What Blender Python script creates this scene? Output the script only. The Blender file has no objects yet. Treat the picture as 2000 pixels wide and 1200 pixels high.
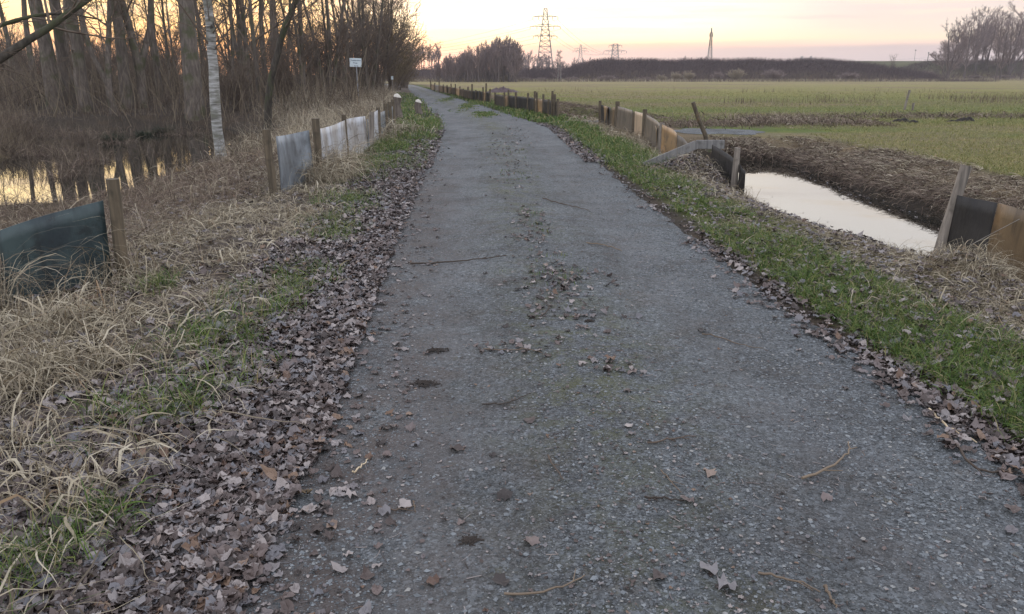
import bpy, math, random
import numpy as np
C = bpy.context.scene
COL = C.collection
PI = math.pi
rng = np.random.default_rng(7)
random.seed(7)

# ------------------------------------------------------------------ camera
FPX = 1540.0
PITCH = math.atan(455 / FPX)
CAM_H = 1.6
cam_d = bpy.data.cameras.new('camera')
cam = bpy.data.objects.new('camera', cam_d); COL.objects.link(cam)
cam_d.sensor_width = 36; cam_d.lens = 36 * FPX / 2000
cam_d.clip_start = 0.05; cam_d.clip_end = 6000
cam.location = (0, 0, CAM_H)
cam.rotation_euler = (PI / 2 - PITCH, 0, 0)
C.camera = cam

def W(px, py, z=0.0):
    """where the sight line through a photo pixel meets height z"""
    u = (px - 1000) / FPX; v = (py - 600) / FPX
    d = (u, math.cos(PITCH) - v * math.sin(PITCH), -math.sin(PITCH) - v * math.cos(PITCH))
    t = (z - CAM_H) / d[2]
    return d[0] * t, d[1] * t
def XD(px, y, py=145):
    """x of photo column px at distance y"""
    v = (py - 600) / FPX
    return (px - 1000) / FPX * y / (math.cos(PITCH) - v * math.sin(PITCH))
def ZD(py, y):
    v = (py - 600) / FPX
    return CAM_H + y * (-math.sin(PITCH) - v * math.cos(PITCH)) / (math.cos(PITCH) - v * math.sin(PITCH))

# ------------------------------------------------------------------ world and sun
SUN_AZ = math.atan(-0.30)      # left of the view axis
SUN_EL = math.radians(2.5)
w = bpy.data.worlds.new('World'); C.world = w; w.use_nodes = True
nt = w.node_tree; N = nt.nodes; L = nt.links
for n in list(N): N.remove(n)
def nd(t, **k):
    n = N.new(t)
    for a, b in k.items(): setattr(n, a, b)
    return n
def mth(op, a, b=None, c=None, clamp=False):
    n = nd('ShaderNodeMath', operation=op); n.use_clamp = clamp
    for i, x in enumerate((a, b, c)):
        if x is None: continue
        if isinstance(x, (int, float)): n.inputs[i].default_value = x
        else: L.new(x, n.inputs[i])
    return n.outputs[0]
def ramp(fac, stops, interp='LINEAR'):
    n = nd('ShaderNodeValToRGB'); cr = n.color_ramp; cr.interpolation = interp
    while len(cr.elements) < len(stops): cr.elements.new(0.5)
    for e, (p, c) in zip(cr.elements, stops):
        e.position = p; e.color = (*c, 1)
    L.new(fac, n.inputs[0]); return n.outputs[0]
def mix(f, a, b, bt='MIX'):
    n = nd('ShaderNodeMix', data_type='RGBA', blend_type=bt); n.clamp_result = False
    if isinstance(f, (int, float)): n.inputs[0].default_value = f
    else: L.new(f, n.inputs[0])
    for i, x in ((6, a), (7, b)):
        if isinstance(x, tuple): n.inputs[i].default_value = (*x, 1)
        else: L.new(x, n.inputs[i])
    return n.outputs[2]
def smooth(x, lo, hi, a=0.0, b=1.0):
    n = nd('ShaderNodeMapRange', interpolation_type='SMOOTHSTEP')
    L.new(x, n.inputs[0])
    for i, q in enumerate((lo, hi, a, b)): n.inputs[i + 1].default_value = q
    return n.outputs[0]
tc = nd('ShaderNodeTexCoord')
sx = nd('ShaderNodeSeparateXYZ'); L.new(tc.outputs['Generated'], sx.inputs[0])
X, Y, Z = sx.outputs
az = mth('ARCTAN2', X, Y)
mp = nd('ShaderNodeMapping'); mp.inputs['Scale'].default_value = (1.6, 1.6, 16)
L.new(tc.outputs['Generated'], mp.inputs[0])
n1 = nd('ShaderNodeTexNoise'); n1.inputs['Scale'].default_value = 2.3; n1.inputs['Detail'].default_value = 5
n1.inputs['Roughness'].default_value = 0.5; L.new(mp.outputs[0], n1.inputs['Vector'])
cloud = n1.outputs[0]
zz = mth('ADD', Z, mth('MULTIPLY', mth('SUBTRACT', cloud, 0.5), 0.012))
e = mth('MULTIPLY', zz, 4.0, clamp=True)                      # 0..0.25 of sin(elevation)
# right hand sky: grey-mauve bank, gold slit, pink, lavender
right = ramp(e, [(0.0, (.60, .64, .72)), (.03, (.64, .66, .73)), (.055, (.56, .52, .58)), (.115, (.60, .51, .56)),
                 (.132, (1.0, .76, .64)), (.155, (1.08, .92, .64)), (.20, (1.05, .86, .70)), (.27, (.96, .79, .72)), (.38, (.88, .79, .77)),
                 (.58, (1.35, 1.26, 1.20)), (.8, (1.6, 1.52, 1.46)), (1.0, (1.3, 1.28, 1.3))])
mid = ramp(e, [(0.0, (.66, .66, .72)), (.04, (.66, .62, .68)), (.10, (.72, .60, .62)), (.135, (1.0, .74, .56)),
               (.165, (1.6, 1.38, .86)), (.22, (1.9, 1.72, 1.2)), (.34, (1.8, 1.68, 1.35)), (.55, (1.9, 1.8, 1.6)), (.8, (1.6, 1.55, 1.5)), (1.0, (1.3, 1.28, 1.3))])
left = ramp(e, [(0.0, (.40, .38, .46)), (.07, (.48, .40, .44)), (.12, (1.0, .52, .26)),
                (.18, (1.35, .86, .34)), (.28, (2.0, 1.45, .55)), (.40, (2.5, 1.85, .80)), (.60, (2.6, 2.0, 1.05)), (.82, (1.6, 1.4, 1.15)), (1.0, (.95, .97, 1.05))])
s1 = mix(smooth(az, 0.10, 0.42), mid, right)
s2 = mix(smooth(az, -0.30, -0.10), left, s1)
# behind the viewer the low sky is plain dull blue-grey
back = ramp(e, [(0, (.95, .97, 1.05)), (1, (1.15, 1.2, 1.34))])
s3 = mix(smooth(mth('ABSOLUTE', az), 0.8, 2.0), s2, back)
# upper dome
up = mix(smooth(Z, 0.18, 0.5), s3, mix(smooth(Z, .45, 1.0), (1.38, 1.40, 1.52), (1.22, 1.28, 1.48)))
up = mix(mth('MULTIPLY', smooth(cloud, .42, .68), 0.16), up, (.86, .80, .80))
mp2 = nd('ShaderNodeMapping'); mp2.inputs['Scale'].default_value = (2.2, 2.2, 42); mp2.inputs['Rotation'].default_value = (0, .05, 0)
L.new(tc.outputs['Generated'], mp2.inputs[0]); n2 = nd('ShaderNodeTexNoise'); n2.inputs['Scale'].default_value = 1.7; n2.inputs['Detail'].default_value = 4; L.new(mp2.outputs[0], n2.inputs['Vector'])
band = mth('MULTIPLY', smooth(Z, .036, .05), smooth(Z, .30, .16))
up = mix(mth('MULTIPLY', mth('MULTIPLY', smooth(n2.outputs[0], .50, .64), band), .42), up, (.80, .66, .64))
up = mix(mth('MULTIPLY', mth('MULTIPLY', smooth(n2.outputs[0], .46, .34), band), .45), up, (1.25, 1.0, .74))
below = mix(smooth(Z, -0.02, 0.0), (.10, .10, .10), up)
sky = nd('ShaderNodeTexSky', sky_type='NISHITA'); sky.sun_disc = False
sky.sun_elevation = SUN_EL; sky.sun_rotation = SUN_AZ; sky.altitude = 50
sk = mix(0.05, (0, 0, 0), sky.outputs[0])
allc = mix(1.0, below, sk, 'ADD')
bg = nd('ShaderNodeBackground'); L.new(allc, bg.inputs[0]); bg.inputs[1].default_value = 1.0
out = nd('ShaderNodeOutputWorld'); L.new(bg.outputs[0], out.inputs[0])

sd = bpy.data.lights.new('sun', 'SUN'); so = bpy.data.objects.new('sun', sd); COL.objects.link(so)
sd.energy = 0.5; sd.angle = math.radians(10); sd.color = (1.0, .72, .42)
so.rotation_euler = (PI / 2 - SUN_EL, 0, -SUN_AZ + PI)
C.view_settings.view_transform = 'Standard'; C.view_settings.look = 'None'
C.view_settings.exposure = 0.14; C.view_settings.gamma = 1
C.render.engine = 'CYCLES'
C.cycles.max_bounces = 5; C.cycles.diffuse_bounces = 2; C.cycles.glossy_bounces = 3
C.cycles.transparent_max_bounces = 4; C.cycles.volume_bounces = 0

# ------------------------------------------------------------------ small library
def tag(o, label=None, cat=None, group=None, kind=None):
    if label: o['label'] = label
    if cat: o['category'] = cat
    if group: o['group'] = group
    if kind: o['kind'] = kind
    return o
def empty(name, loc, rz=0):
    o = bpy.data.objects.new(name, None); COL.objects.link(o); o.location = loc; o.rotation_euler = (0, 0, rz)
    o.empty_display_size = .2
    return o
def link(name, me, mat, parent=None, loc=None):
    o = bpy.data.objects.new(name, me); COL.objects.link(o)
    if mat is not None and not me.materials: me.materials.append(mat)
    if parent: o.parent = parent
    if loc: o.location = loc
    return o
def mesh(name, v, faces, smooth_=True):
    """faces: list of integer arrays (n,3) or (n,4)"""
    me = bpy.data.meshes.new(name)
    v = np.asarray(v, np.float32).reshape(-1, 3)
    fs = [np.asarray(f, np.int32) for f in faces if len(f)]
    loops = np.concatenate([f.ravel() for f in fs])
    tot = np.concatenate([np.full(len(f), f.shape[1], np.int32) for f in fs])
    start = np.concatenate([[0], np.cumsum(tot)[:-1]]).astype(np.int32)
    me.vertices.add(len(v)); me.vertices.foreach_set('co', v.ravel())
    me.loops.add(len(loops)); me.loops.foreach_set('vertex_index', loops)
    me.polygons.add(len(tot)); me.polygons.foreach_set('loop_start', start); me.polygons.foreach_set('loop_total', tot)
    me.polygons.foreach_set('use_smooth', np.full(len(tot), smooth_, bool))
    me.update(calc_edges=True); me.validate()
    return me
class MB:
    def __init__(s): s.v = []; s.f = []; s.n = 0
    def add(s, v, faces):
        v = np.asarray(v, float).reshape(-1, 3)
        s.v.append(v); s.f += [np.asarray(f) + s.n for f in faces if len(f)]; s.n += len(v)
    def build(s, name, mat, parent=None, sm=True, loc=None):
        return link(name, mesh(name, np.concatenate(s.v), s.f, sm), mat, parent, loc)
    def box(s, c, size, rz=0, ry=0, rx=0, taper=1.0):
        x, y, z = [q / 2 for q in size]
        v = np.array([(a * x * (taper if c_ > 0 else 1), b * y * (taper if c_ > 0 else 1), c_ * z) for c_ in (-1, 1) for b in (-1, 1) for a in (-1, 1)], float)
        cx, sx_ = math.cos(rx), math.sin(rx); v = v @ np.array([[1, 0, 0], [0, cx, sx_], [0, -sx_, cx]])
        cy, sy = math.cos(ry), math.sin(ry); v = v @ np.array([[cy, 0, -sy], [0, 1, 0], [sy, 0, cy]])
        cz, sz = math.cos(rz), math.sin(rz); v = v @ np.array([[cz, sz, 0], [-sz, cz, 0], [0, 0, 1]])
        s.add(v + np.array(c), [np.array([(0, 2, 3, 1), (4, 5, 7, 6), (0, 1, 5, 4), (2, 6, 7, 3), (0, 4, 6, 2), (1, 3, 7, 5)])])
    def tube(s, p, r, S=8, cap=True):
        p = np.asarray(p, float)[None]; r = np.asarray(r, float)
        if r.ndim == 0: r = np.full(p.shape[1], float(r))
        v, q = tubes(p, r[None], S)
        s.add(v, q)
        if cap:
            K = p.shape[1]
            for k in (0, K - 1):
                ring = np.arange(S) + k * S
                c = p[0, k]
                s.add(np.vstack([v[ring], c]), [np.array([(i, (i + 1) % S, S) if k else ((i + 1) % S, i, S) for i in range(S)])])
def norm(a): return a / np.maximum(np.linalg.norm(a, axis=-1, keepdims=True), 1e-9)
def tubes(P, R, S):
    """P (N,K,3) R (N,K) -> vertices, [quads]"""
    Nn, K, _ = P.shape
    T = norm(np.gradient(P, axis=1))
    m = norm(T.mean(1)); a = np.where(np.abs(m[:, 2:3]) > .8, np.array([[1., .13, 0]]), np.array([[0., .1, 1.]]))
    U = norm(np.cross(T, np.repeat(a[:, None], K, 1))); V = np.cross(T, U)
    th = np.arange(S) / S * 2 * PI
    v = P[:, :, None] + R[:, :, None, None] * (np.cos(th)[None, None, :, None] * U[:, :, None] + np.sin(th)[None, None, :, None] * V[:, :, None])
    base = (np.arange(Nn) * K * S)[:, None, None] + (np.arange(K - 1) * S)[None, :, None]
    i = np.arange(S)[None, None, :]; j = (i + 1) % S
    q = np.stack([base + i, base + j, base + S + j, base + S + i], -1).reshape(-1, 4)
    return v.reshape(-1, 3), [q]
def ribbons(P, Wd, side):
    """P (N,K,3), Wd (N,K), side (N,3)"""
    Nn, K, _ = P.shape
    s = side[:, None] * Wd[..., None] * .5
    v = np.stack([P - s, P + s], 2).reshape(-1, 3)
    base = (np.arange(Nn) * K * 2)[:, None] + (np.arange(K - 1) * 2)[None]
    q = np.stack([base, base + 1, base + 3, base + 2], -1).reshape(-1, 4)
    return v, [q]

# value noise for terrain shapes
_g = rng.random((256, 256))
def vnoise(x, y, s):
    x = np.asarray(x, float) * s + 1000.3; y = np.asarray(y, float) * s + 700.7
    xi = np.floor(x).astype(int); yi = np.floor(y).astype(int); fx = x - xi; fy = y - yi
    fx = fx * fx * (3 - 2 * fx); fy = fy * fy * (3 - 2 * fy)
    g = lambda a, b: _g[a % 256, b % 256]
    return (g(xi, yi) * (1 - fx) + g(xi + 1, yi) * fx) * (1 - fy) + (g(xi, yi + 1) * (1 - fx) + g(xi + 1, yi + 1) * fx) * fy - .5
def fbm(x, y, s, o=3): return sum(vnoise(x + 17 * k, y - 9 * k, s * 2 ** k) / 2 ** k for k in range(o))
def sstep(x, a, b):
    t = np.clip((np.asarray(x, float) - a) / (b - a), 0, 1); return t * t * (3 - 2 * t)

# ------------------------------------------------------------------ materials
def material(name):
    m = bpy.data.materials.new(name); m.use_nodes = True
    global nt, N, L
    nt = m.node_tree; N = nt.nodes; L = nt.links
    b = N['Principled BSDF']
    return m, b
def noise(scale, detail=4, rough=.55, vec=None, coord='Object'):
    t = nd('ShaderNodeTexCoord'); n = nd('ShaderNodeTexNoise')
    n.inputs['Scale'].default_value = scale; n.inputs['Detail'].default_value = detail; n.inputs['Roughness'].default_value = rough
    L.new(vec if vec is not None else t.outputs[coord], n.inputs['Vector']); return n.outputs[0]
def mapped(scale, coord='Object', rot=(0, 0, 0)):
    t = nd('ShaderNodeTexCoord'); m = nd('ShaderNodeMapping'); m.inputs['Scale'].default_value = scale; m.inputs['Rotation'].default_value = rot
    L.new(t.outputs[coord], m.inputs[0]); return m.outputs[0]
def bump(b, h, strength=.4, dist=.01):
    n = nd('ShaderNodeBump'); n.inputs['Strength'].default_value = strength; n.inputs['Distance'].default_value = dist
    L.new(h, n.inputs['Height']); L.new(n.outputs[0], b.inputs['Normal'])
def island_mat(name, stops, rough=.75, spec=.3, interp='LINEAR', trans=0.0, objrand=False, big=None):
    """colour picked per blade / leaf"""
    m, b = material(name)
    g = nd('ShaderNodeNewGeometry')
    f = g.outputs['Random Per Island']
    if objrand:
        oi = nd('ShaderNodeObjectInfo'); f = oi.outputs['Random']
    c = ramp(f, stops, interp)
    c = mix(mth('MULTIPLY', noise(9 if big is None else big, 3), .5), c, mix(.55, c, (.02, .02, .02)))
    L.new(c, b.inputs['Base Color']); b.inputs['Roughness'].default_value = rough
    b.inputs['Specular IOR Level'].default_value = spec
    if trans:
        tr = nd('ShaderNodeBsdfTranslucent'); L.new(c, tr.inputs[0]); mx = nd('ShaderNodeMixShader'); mx.inputs[0].default_value = trans
        L.new(b.outputs[0], mx.inputs[1]); L.new(tr.outputs[0], mx.inputs[2]); L.new(mx.outputs[0], N['Material Output'].inputs[0])
    return m
def bark(name, c1, c2, c3, scale=6, moss=None):
    m, b = material(name)
    v = mapped((scale, scale, scale * .22))
    n = noise(1.6, 6, .65, v)
    c = ramp(n, [(.28, c1), (.5, c2), (.72, c3)])
    if moss: c = mix(smooth(noise(1.3, 4), .48, .62, 0, .7), c, moss)
    L.new(c, b.inputs['Base Color']); b.inputs['Roughness'].default_value = .9; b.inputs['Specular IOR Level'].default_value = .2
    bump(b, n, .7, .03)
    return m
M = {}
M['bark'] = bark('grey_brown_bark', (.055, .047, .04), (.12, .10, .085), (.20, .17, .145), 6, (.06, .07, .03))
M['bark_dark'] = bark('dark_bark', (.02, .018, .015), (.05, .043, .035), (.09, .08, .065), 8, (.05, .06, .025))
M['twig'] = bark('twig_bark', (.075, .055, .042), (.13, .10, .077), (.19, .15, .12), 3)
M['twig_gold'] = bark('pale_twig_bark', (.11, .085, .05), (.17, .13, .075), (.22, .17, .10), 3)
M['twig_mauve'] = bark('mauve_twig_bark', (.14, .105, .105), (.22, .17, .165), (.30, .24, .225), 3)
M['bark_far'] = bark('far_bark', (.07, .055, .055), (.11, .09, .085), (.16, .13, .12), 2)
# birch
m, b = material('birch_bark'); M['birch'] = m
n_ = noise(1.0, 5, .6, mapped((3.2, 3.2, 22)))
n2_ = noise(1.0, 4, .6, mapped((1.2, 1.2, 2.2)))
c = ramp(n_, [(.30, (.05, .045, .04)), (.43, (.20, .195, .18)), (.60, (.36, .36, .35)), (.8, (.48, .49, .50))])
c = mix(smooth(n2_, .50, .62), c, (.14, .14, .11))
c = mix(smooth(noise(2.2, 5, .7), .60, .68), c, (.035, .03, .028))
L.new(c, b.inputs['Base Color']); b.inputs['Roughness'].default_value = .8; bump(b, n_, .4, .01)
# wood post
def wood(name, c1, c2, c3, rot_low=True):
    m, b = material(name)
    n = noise(1, 6, .6, mapped((28, 28, 1.6)))
    c = ramp(n, [(.3, c1), (.5, c2), (.75, c3)])
    c = mix(smooth(noise(5, 4), .52, .68, 0, .65), c, (.035, .03, .02))
    c = mix(smooth(noise(2.1, 3), .56, .7, 0, .5), c, (.28, .17, .07))
    L.new(c, b.inputs['Base Color']); b.inputs['Roughness'].default_value = .85; bump(b, n, .5, .006)
    return m
M['post'] = wood('weathered_post', (.04, .032, .022), (.095, .075, .05), (.17, .13, .085))
M['post_grey'] = wood('silvered_post', (.09, .08, .07), (.19, .165, .14), (.32, .28, .24))
M['board'] = wood('silvered_board', (.11, .11, .11), (.19, .185, .18), (.27, .26, .25))
M['cutwood'] = wood('cut_wood', (.3, .22, .14), (.52, .42, .28), (.68, .58, .42))
def sheet(name, base, algae, stain, rough=.28, coat=.6, spec=.7):
    m, b = material(name)
    a = noise(1.7, 4, .6); st = noise(1, 5, .6, mapped((7, 7, 1.1)))
    c = mix(smooth(a, .36, .60), base, algae)
    c = mix(smooth(noise(4.5, 6, .7), .52, .66, 0, .6), c, stain)
    c = mix(smooth(st, .52, .72, 0, .75), c, stain)
    L.new(c, b.inputs['Base Color'])
    r = nd('ShaderNodeMapRange'); L.new(st, r.inputs[0]); r.inputs[3].default_value = rough; r.inputs[4].default_value = rough + .3
    L.new(r.outputs[0], b.inputs['Roughness']); b.inputs['Specular IOR Level'].default_value = spec
    bump(b, mth('ADD', noise(1, 4, .6, mapped((9, 9, 2.2))), mth('MULTIPLY', noise(30, 4), .25)), .45, .02)
    return m
M['sheet_teal'] = sheet('teal_grey_plastic_sheet', (.012, .022, .028), (.045, .07, .072), (.006, .008, .010), .36, spec=.45)
M['sheet_pale'] = sheet('pale_grey_plastic_sheet', (.22, .25, .28), (.12, .135, .15), (.05, .05, .05), .42, spec=.4)
M['sheet_white'] = sheet('white_plastic_sheet', (.44, .46, .50), (.30, .285, .27), (.13, .11, .09), .45, spec=.4)
M['sheet_dark'] = sheet('black_plastic_sheet', (.018, .017, .017), (.035, .032, .03), (.012, .011, .01), .42, spec=.3)
M['sheet_tan_sheen'] = sheet('tan_sunset_sheet', (.20, .125, .06), (.13, .09, .05), (.05, .035, .022), .36, spec=.45)  # grey plastic with the sunset's tan reflection painted into its colour
M['sheet_grey'] = sheet('grey_brown_plastic_sheet', (.15, .125, .10), (.11, .095, .08), (.04, .035, .03), .35, spec=.5)
M['sheet_cream'] = sheet('cream_plastic_sheet', (.50, .38, .27), (.42, .32, .22), (.14, .10, .07), .3)
M['sheet_orange_sheen'] = sheet('amber_sunset_sheet', (.40, .24, .11), (.26, .17, .09), (.07, .05, .035), .3)  # orange sunset glow on grey plastic, put into the base colour
def plain(name, col, rough=.6, metal=0, nscale=20, dark=.3):
    m, b = material(name)
    c = mix(mth('MULTIPLY', noise(nscale, 4), dark * 2), col, tuple(q * .4 for q in col))
    L.new(c, b.inputs['Base Color']); b.inputs['Roughness'].default_value = rough; b.inputs['Metallic'].default_value = metal
    bump(b, noise(nscale * 2, 3), .1, .004)
    return m
M['steel'] = plain('galvanised_steel', (.32, .33, .36), .45, .7)
M['lattice'] = plain('pylon_steel', (.26, .25, .24), .6, .3, .5)
M['rust'] = plain('red_white_mast_paint', (.22, .13, .10), .7, 0, .3)
M['sign_white'] = plain('sign_white_enamel', (.62, .70, .74), .5, 0, 9, .12)
M['sign_ink'] = plain('sign_lettering', (.10, .14, .19), .6, 0, 9, .1)
M['wire'] = plain('cable', (.12, .12, .13), .6, 0, 1)
M['soil'] = plain('black_soil', (.022, .017, .014), .95, 0, 30, .4)
M['dung'] = plain('dark_dung', (.040, .030, .024), .95, 0, 60, .5)
M['fungus'] = plain('whitish_cut_end', (.62, .58, .52), .8)
M['rope'] = plain('grey_wire', (.35, .33, .31), .5, .4)

SX = 1
STRAW = [(0, (.10, .078, .055)), (.3, (.25, .205, .14)), (.6, (.42, .36, .25)), (.85, (.55, .49, .37)), (1, (.25, .165, .09))]
BROWN = [(0, (.05, .036, .03)), (.35, (.125, .09, .07)), (.7, (.21, .155, .12)), (1, (.34, .28, .21))]
GREEN = [(0, (.025, .055, .010)), (.35, (.065, .125, .018)), (.66, (.125, .20, .032)), (.84, (.20, .24, .055)), (.93, (.30, .26, .12)), (1, (.42, .34, .18))]
LEAF = [(0, (.028, .021, .019)), (.25, (.085, .062, .055)), (.5, (.16, .122, .112)), (.66, (.14, .14, .155)), (.84, (.29, .25, .235)), (.93, (.33, .29, .275)), (.97, (.20, .125, .08)), (1, (.09, .05, .035))]
M['straw'] = island_mat('straw_blades', STRAW, .65, .35, trans=.15)
M['brown_grass'] = island_mat('brown_dead_grass', BROWN, .8, .2, trans=.1)
M['green_grass'] = island_mat('green_grass_blades', GREEN, .55, .35, trans=.25)
M['meadow'] = island_mat('meadow_blades', [(0, (.12, .145, .035)), (.35, (.20, .215, .06)), (.65, (.29, .27, .09)), (1, (.44, .36, .19))], .6, .3, trans=.2)
M['leaf'] = island_mat('fallen_leaf', LEAF, .55, .4, big=25)
M['leaf_one'] = island_mat('single_fallen_leaf', LEAF, .55, .4, objrand=True, big=25)
M['brush'] = island_mat('brush_stems', [(0, (.07, .053, .04)), (.4, (.13, .10, .075)), (.75, (.19, .15, .105)), (1, (.28, .23, .16))], .85, .2)
M['bramble'] = island_mat('bramble_stems', [(0, (.055, .038, .042)), (.5, (.09, .063, .068)), (1, (.14, .105, .10))], .85, .2)
M['stone'] = island_mat('gravel_stones', [(0, (.06, .066, .07)), (.5, (.135, .147, .158)), (.9, (.22, .24, .255)), (1, (.32, .31, .29))], .8, .3, big=60)
M['stick'] = island_mat('twig_wood', [(0, (.05, .04, .033)), (.6, (.12, .09, .07)), (1, (.26, .20, .14))], .8, .2, objrand=True)
M['sedge'] = island_mat('dark_sedge', [(0, (.012, .022, .012)), (1, (.035, .05, .022))], .7, .2)

# ------------------------------------------------------------------ the lie of the land
LE = np.array([(-1.05, -8), (-.98, 2.07), (-.97, 3.1), (-1.0, 3.7), (-1.22, 7.07), (-1.42, 10.9), (-1.67, 15.8), (-2.15, 23.9), (-3.13, 33), (-5.16, 48.2), (-8.8, 72), (-12.6, 98.8), (-19, 125), (-34, 160), (-60, 190)])
RE = np.array([(2.2, -8), (2.15, 2.9), (2.1, 3.75), (1.94, 5.4), (1.84, 7.3), (1.62, 14), (1.30, 25), (0.0, 33), (-2., 45.7), (-4.66, 61.8), (-8.9, 88.8), (-15, 125), (-30, 160), (-56, 190)])
def eL(y): return np.interp(y, LE[:, 1], LE[:, 0])
def eR(y): return np.interp(y, RE[:, 1], RE[:, 0])
POND = np.array([(-7.7, 13.4), (-7.7, 18), (-7.5, 22), (-7.4, 26.5), (-9.0, 31.8), (-14, 35.0), (-19, 33), (-16.0, 26), (-13.4, 21.8), (-15.5, 20.8), (-34, 22), (-34, 12.6), (-15, 12.2), (-10.5, 12.6)])
D1 = [(7.6, -8), (6.35, 3), (5.55, 8), (5.05, 11), (5.0, 14), (5.2, 18.4)]
D2 = [(4.0, 29.5), (2.9, 36), (.9, 46), (-2.6, 62), (-7.2, 90), (-14, 120)]
def seg_dist(x, y, pl, closed=False):
    pl = list(pl) + ([pl[0]] if closed else [])
    d = np.full(np.shape(x), 1e9)
    for (ax, ay), (bx, by) in zip(pl[:-1], pl[1:]):
        dx, dy = bx - ax, by - ay
        t = np.clip(((x - ax) * dx + (y - ay) * dy) / (dx * dx + dy * dy), 0, 1)
        d = np.minimum(d, np.hypot(x - ax - t * dx, y - ay - t * dy))
    return d
def inside(x, y, pl):
    r = np.zeros(np.shape(x), bool); n = len(pl)
    for i in range(n):
        ax, ay = pl[i]; bx, by = pl[(i + 1) % n]
        c = ((ay > y) != (by > y)) & (x < (bx - ax) * (y - ay) / ((by - ay) + 1e-12) + ax)
        r ^= c
    return r
def pond_sd(x, y):
    d = seg_dist(x, y, [tuple(p) for p in POND], True)
    return np.where(inside(x, y, POND), -d, d) + .35 * fbm(x, y, .5)
def ridge(x, y):
    a = sstep(x, 2, 24) * (1 - sstep(x, 84, 110))
    top = 4.1 + .5 * vnoise(x, 0, .05) + .35 * vnoise(x, 3, .15) - 1.3 * sstep(x, 72, 92)
    r = a * top * sstep(y, 186, 196) * (1 - sstep(y, 206, 230))
    a2 = sstep(x, 108, 136)
    r2 = a2 * (5.6 + .5 * vnoise(x, 8, .04)) * sstep(y, 236, 262)
    a3 = sstep(x, 30, 95)
    r3 = a3 * 6.0 * sstep(y, 262, 292) * (1 - sstep(y, 320, 380))
    a4 = 1 - sstep(np.abs(x + 6), 18, 34)
    r4 = a4 * 2.6 * sstep(y, 186, 205)
    return np.maximum.reduce([r, r2, r3, r4])
def H(x, y):
    x = np.asarray(x, float); y = np.asarray(y, float)
    h = .03 * fbm(x, y, .9) + .012 * fbm(x, y, 4)
    l, r = eL(y), eR(y)
    vl = np.clip(l - x, 0, None); vr = np.clip(x - r, 0, None)
    h = h + .05 * sstep(vl, .2, 1.2) * (1 - sstep(vl, 1.6, 4)) + .035 * sstep(vr, .2, 1.0)
    # left verge falls to the pond, then the wood floor
    near = 1 - sstep(y, 34, 44)
    h = h - .36 * sstep(vl, 2.2, 5.5) * near
    h = h + sstep(vl, 3, 8) * sstep(y, 33, 46) * (.35 + .35 * fbm(x, y, .12))
    h = h + .3 * sstep(-x - 8, 3, 9) * sstep(y, 22.2, 28) * (1 - sstep(y, 60, 100)) * .6
    # meadow
    h = h + np.where(vr > 3, .05 * fbm(x, y, .25), 0)
    d1 = seg_dist(x, y, D1) + .22 * fbm(x, y, .8)
    d2 = seg_dist(x, y, D2) + .2 * fbm(x, y, .8)
    cx1 = np.interp(y, [p[1] for p in D1], [p[0] for p in D1])
    far = x > cx1
    prof = np.where(far, np.interp(d1, [.8, 1.2, 1.35, 1.7, 2.9], [-.8, -.47, -.32, -.2, 0]), np.interp(d1, [.7, 1.1, 1.3, 2.2], [-.8, -.48, -.32, 0]))
    h = h + prof + np.where(far, (.10 * fbm(x, y, 1.1) + .05 * fbm(x, y, 3)) * np.clip(1 - np.abs(d1 - 2.1) / 1.0, 0, 1), 0)
    h = h - .65 * (1 - sstep(d2, .35, 1.15))
    sdv = pond_sd(x, y)
    h = h + (-1.1 - h) * (1 - sstep(sdv, -.9, 1.0))
    # low mound behind the plank
    h = h + .34 * np.exp(-(((x - 3.12) / .42) ** 2 + ((y - 13.4) / .62) ** 2))
    h = h + .16 * np.exp(-(((x - 3.72) / .30) ** 2 + ((y - 6.15) / .42) ** 2))
    # camber under the track sheet
    on = sstep(x, l - .25, l + .1) * (1 - sstep(x, r - .1, r + .25))
    h = h * (1 - on) + (-.02) * on
    return h + ridge(x, y)
def HR(x, y):
    """surface of the gravel track"""
    l, r = eL(y), eR(y); t = (x - l) / (r - l)
    return .014 * fbm(x, y, 1.3) * (1 - sstep(y, 6, 18)) + .006 * fbm(x, y, 7, 2) * (1 - sstep(y, 4, 9)) + .03 * np.exp(-((t - .48) / .16) ** 2) - .012 * np.exp(-((t - .2) / .1) ** 2) - .012 * np.exp(-((t - .78) / .1) ** 2) - .02 * (np.abs(t - .5) * 2) ** 6 + .012
def S(x, y):
    l, r = eL(y), eR(y)
    return np.maximum(H(x, y), np.where((x > l - .1) & (x < r + .1), HR(x, y), -9))

def axis(lo, hi, d0, near, k):
    out = []
    p = 0.0
    a = [0.0]
    while a[-1] < hi: a.append(a[-1] + max(d0, k * (a[-1] - near) + d0 if a[-1] > near else d0))
    bneg = [0.0]
    while bneg[-1] > lo: bneg.append(bneg[-1] - max(d0, k * (-bneg[-1] - near) + d0 if -bneg[-1] > near else d0))
    return np.array(bneg[::-1][:-1] + a)
gx = axis(-700, 900, .07, 4, .022)
gy = axis(-8, 1500, .06, 5, .019)
GX, GY = np.meshgrid(gx, gy)
gz = H(GX, GY)
nx, ny = len(gx), len(gy)
idx = np.arange(nx * ny).reshape(ny, nx)
q = np.stack([idx[:-1, :-1], idx[:-1, 1:], idx[1:, 1:], idx[1:, :-1]], -1).reshape(-1, 4)
me = mesh('ground', np.stack([GX, GY, gz], -1).reshape(-1, 3), [q])
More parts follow.
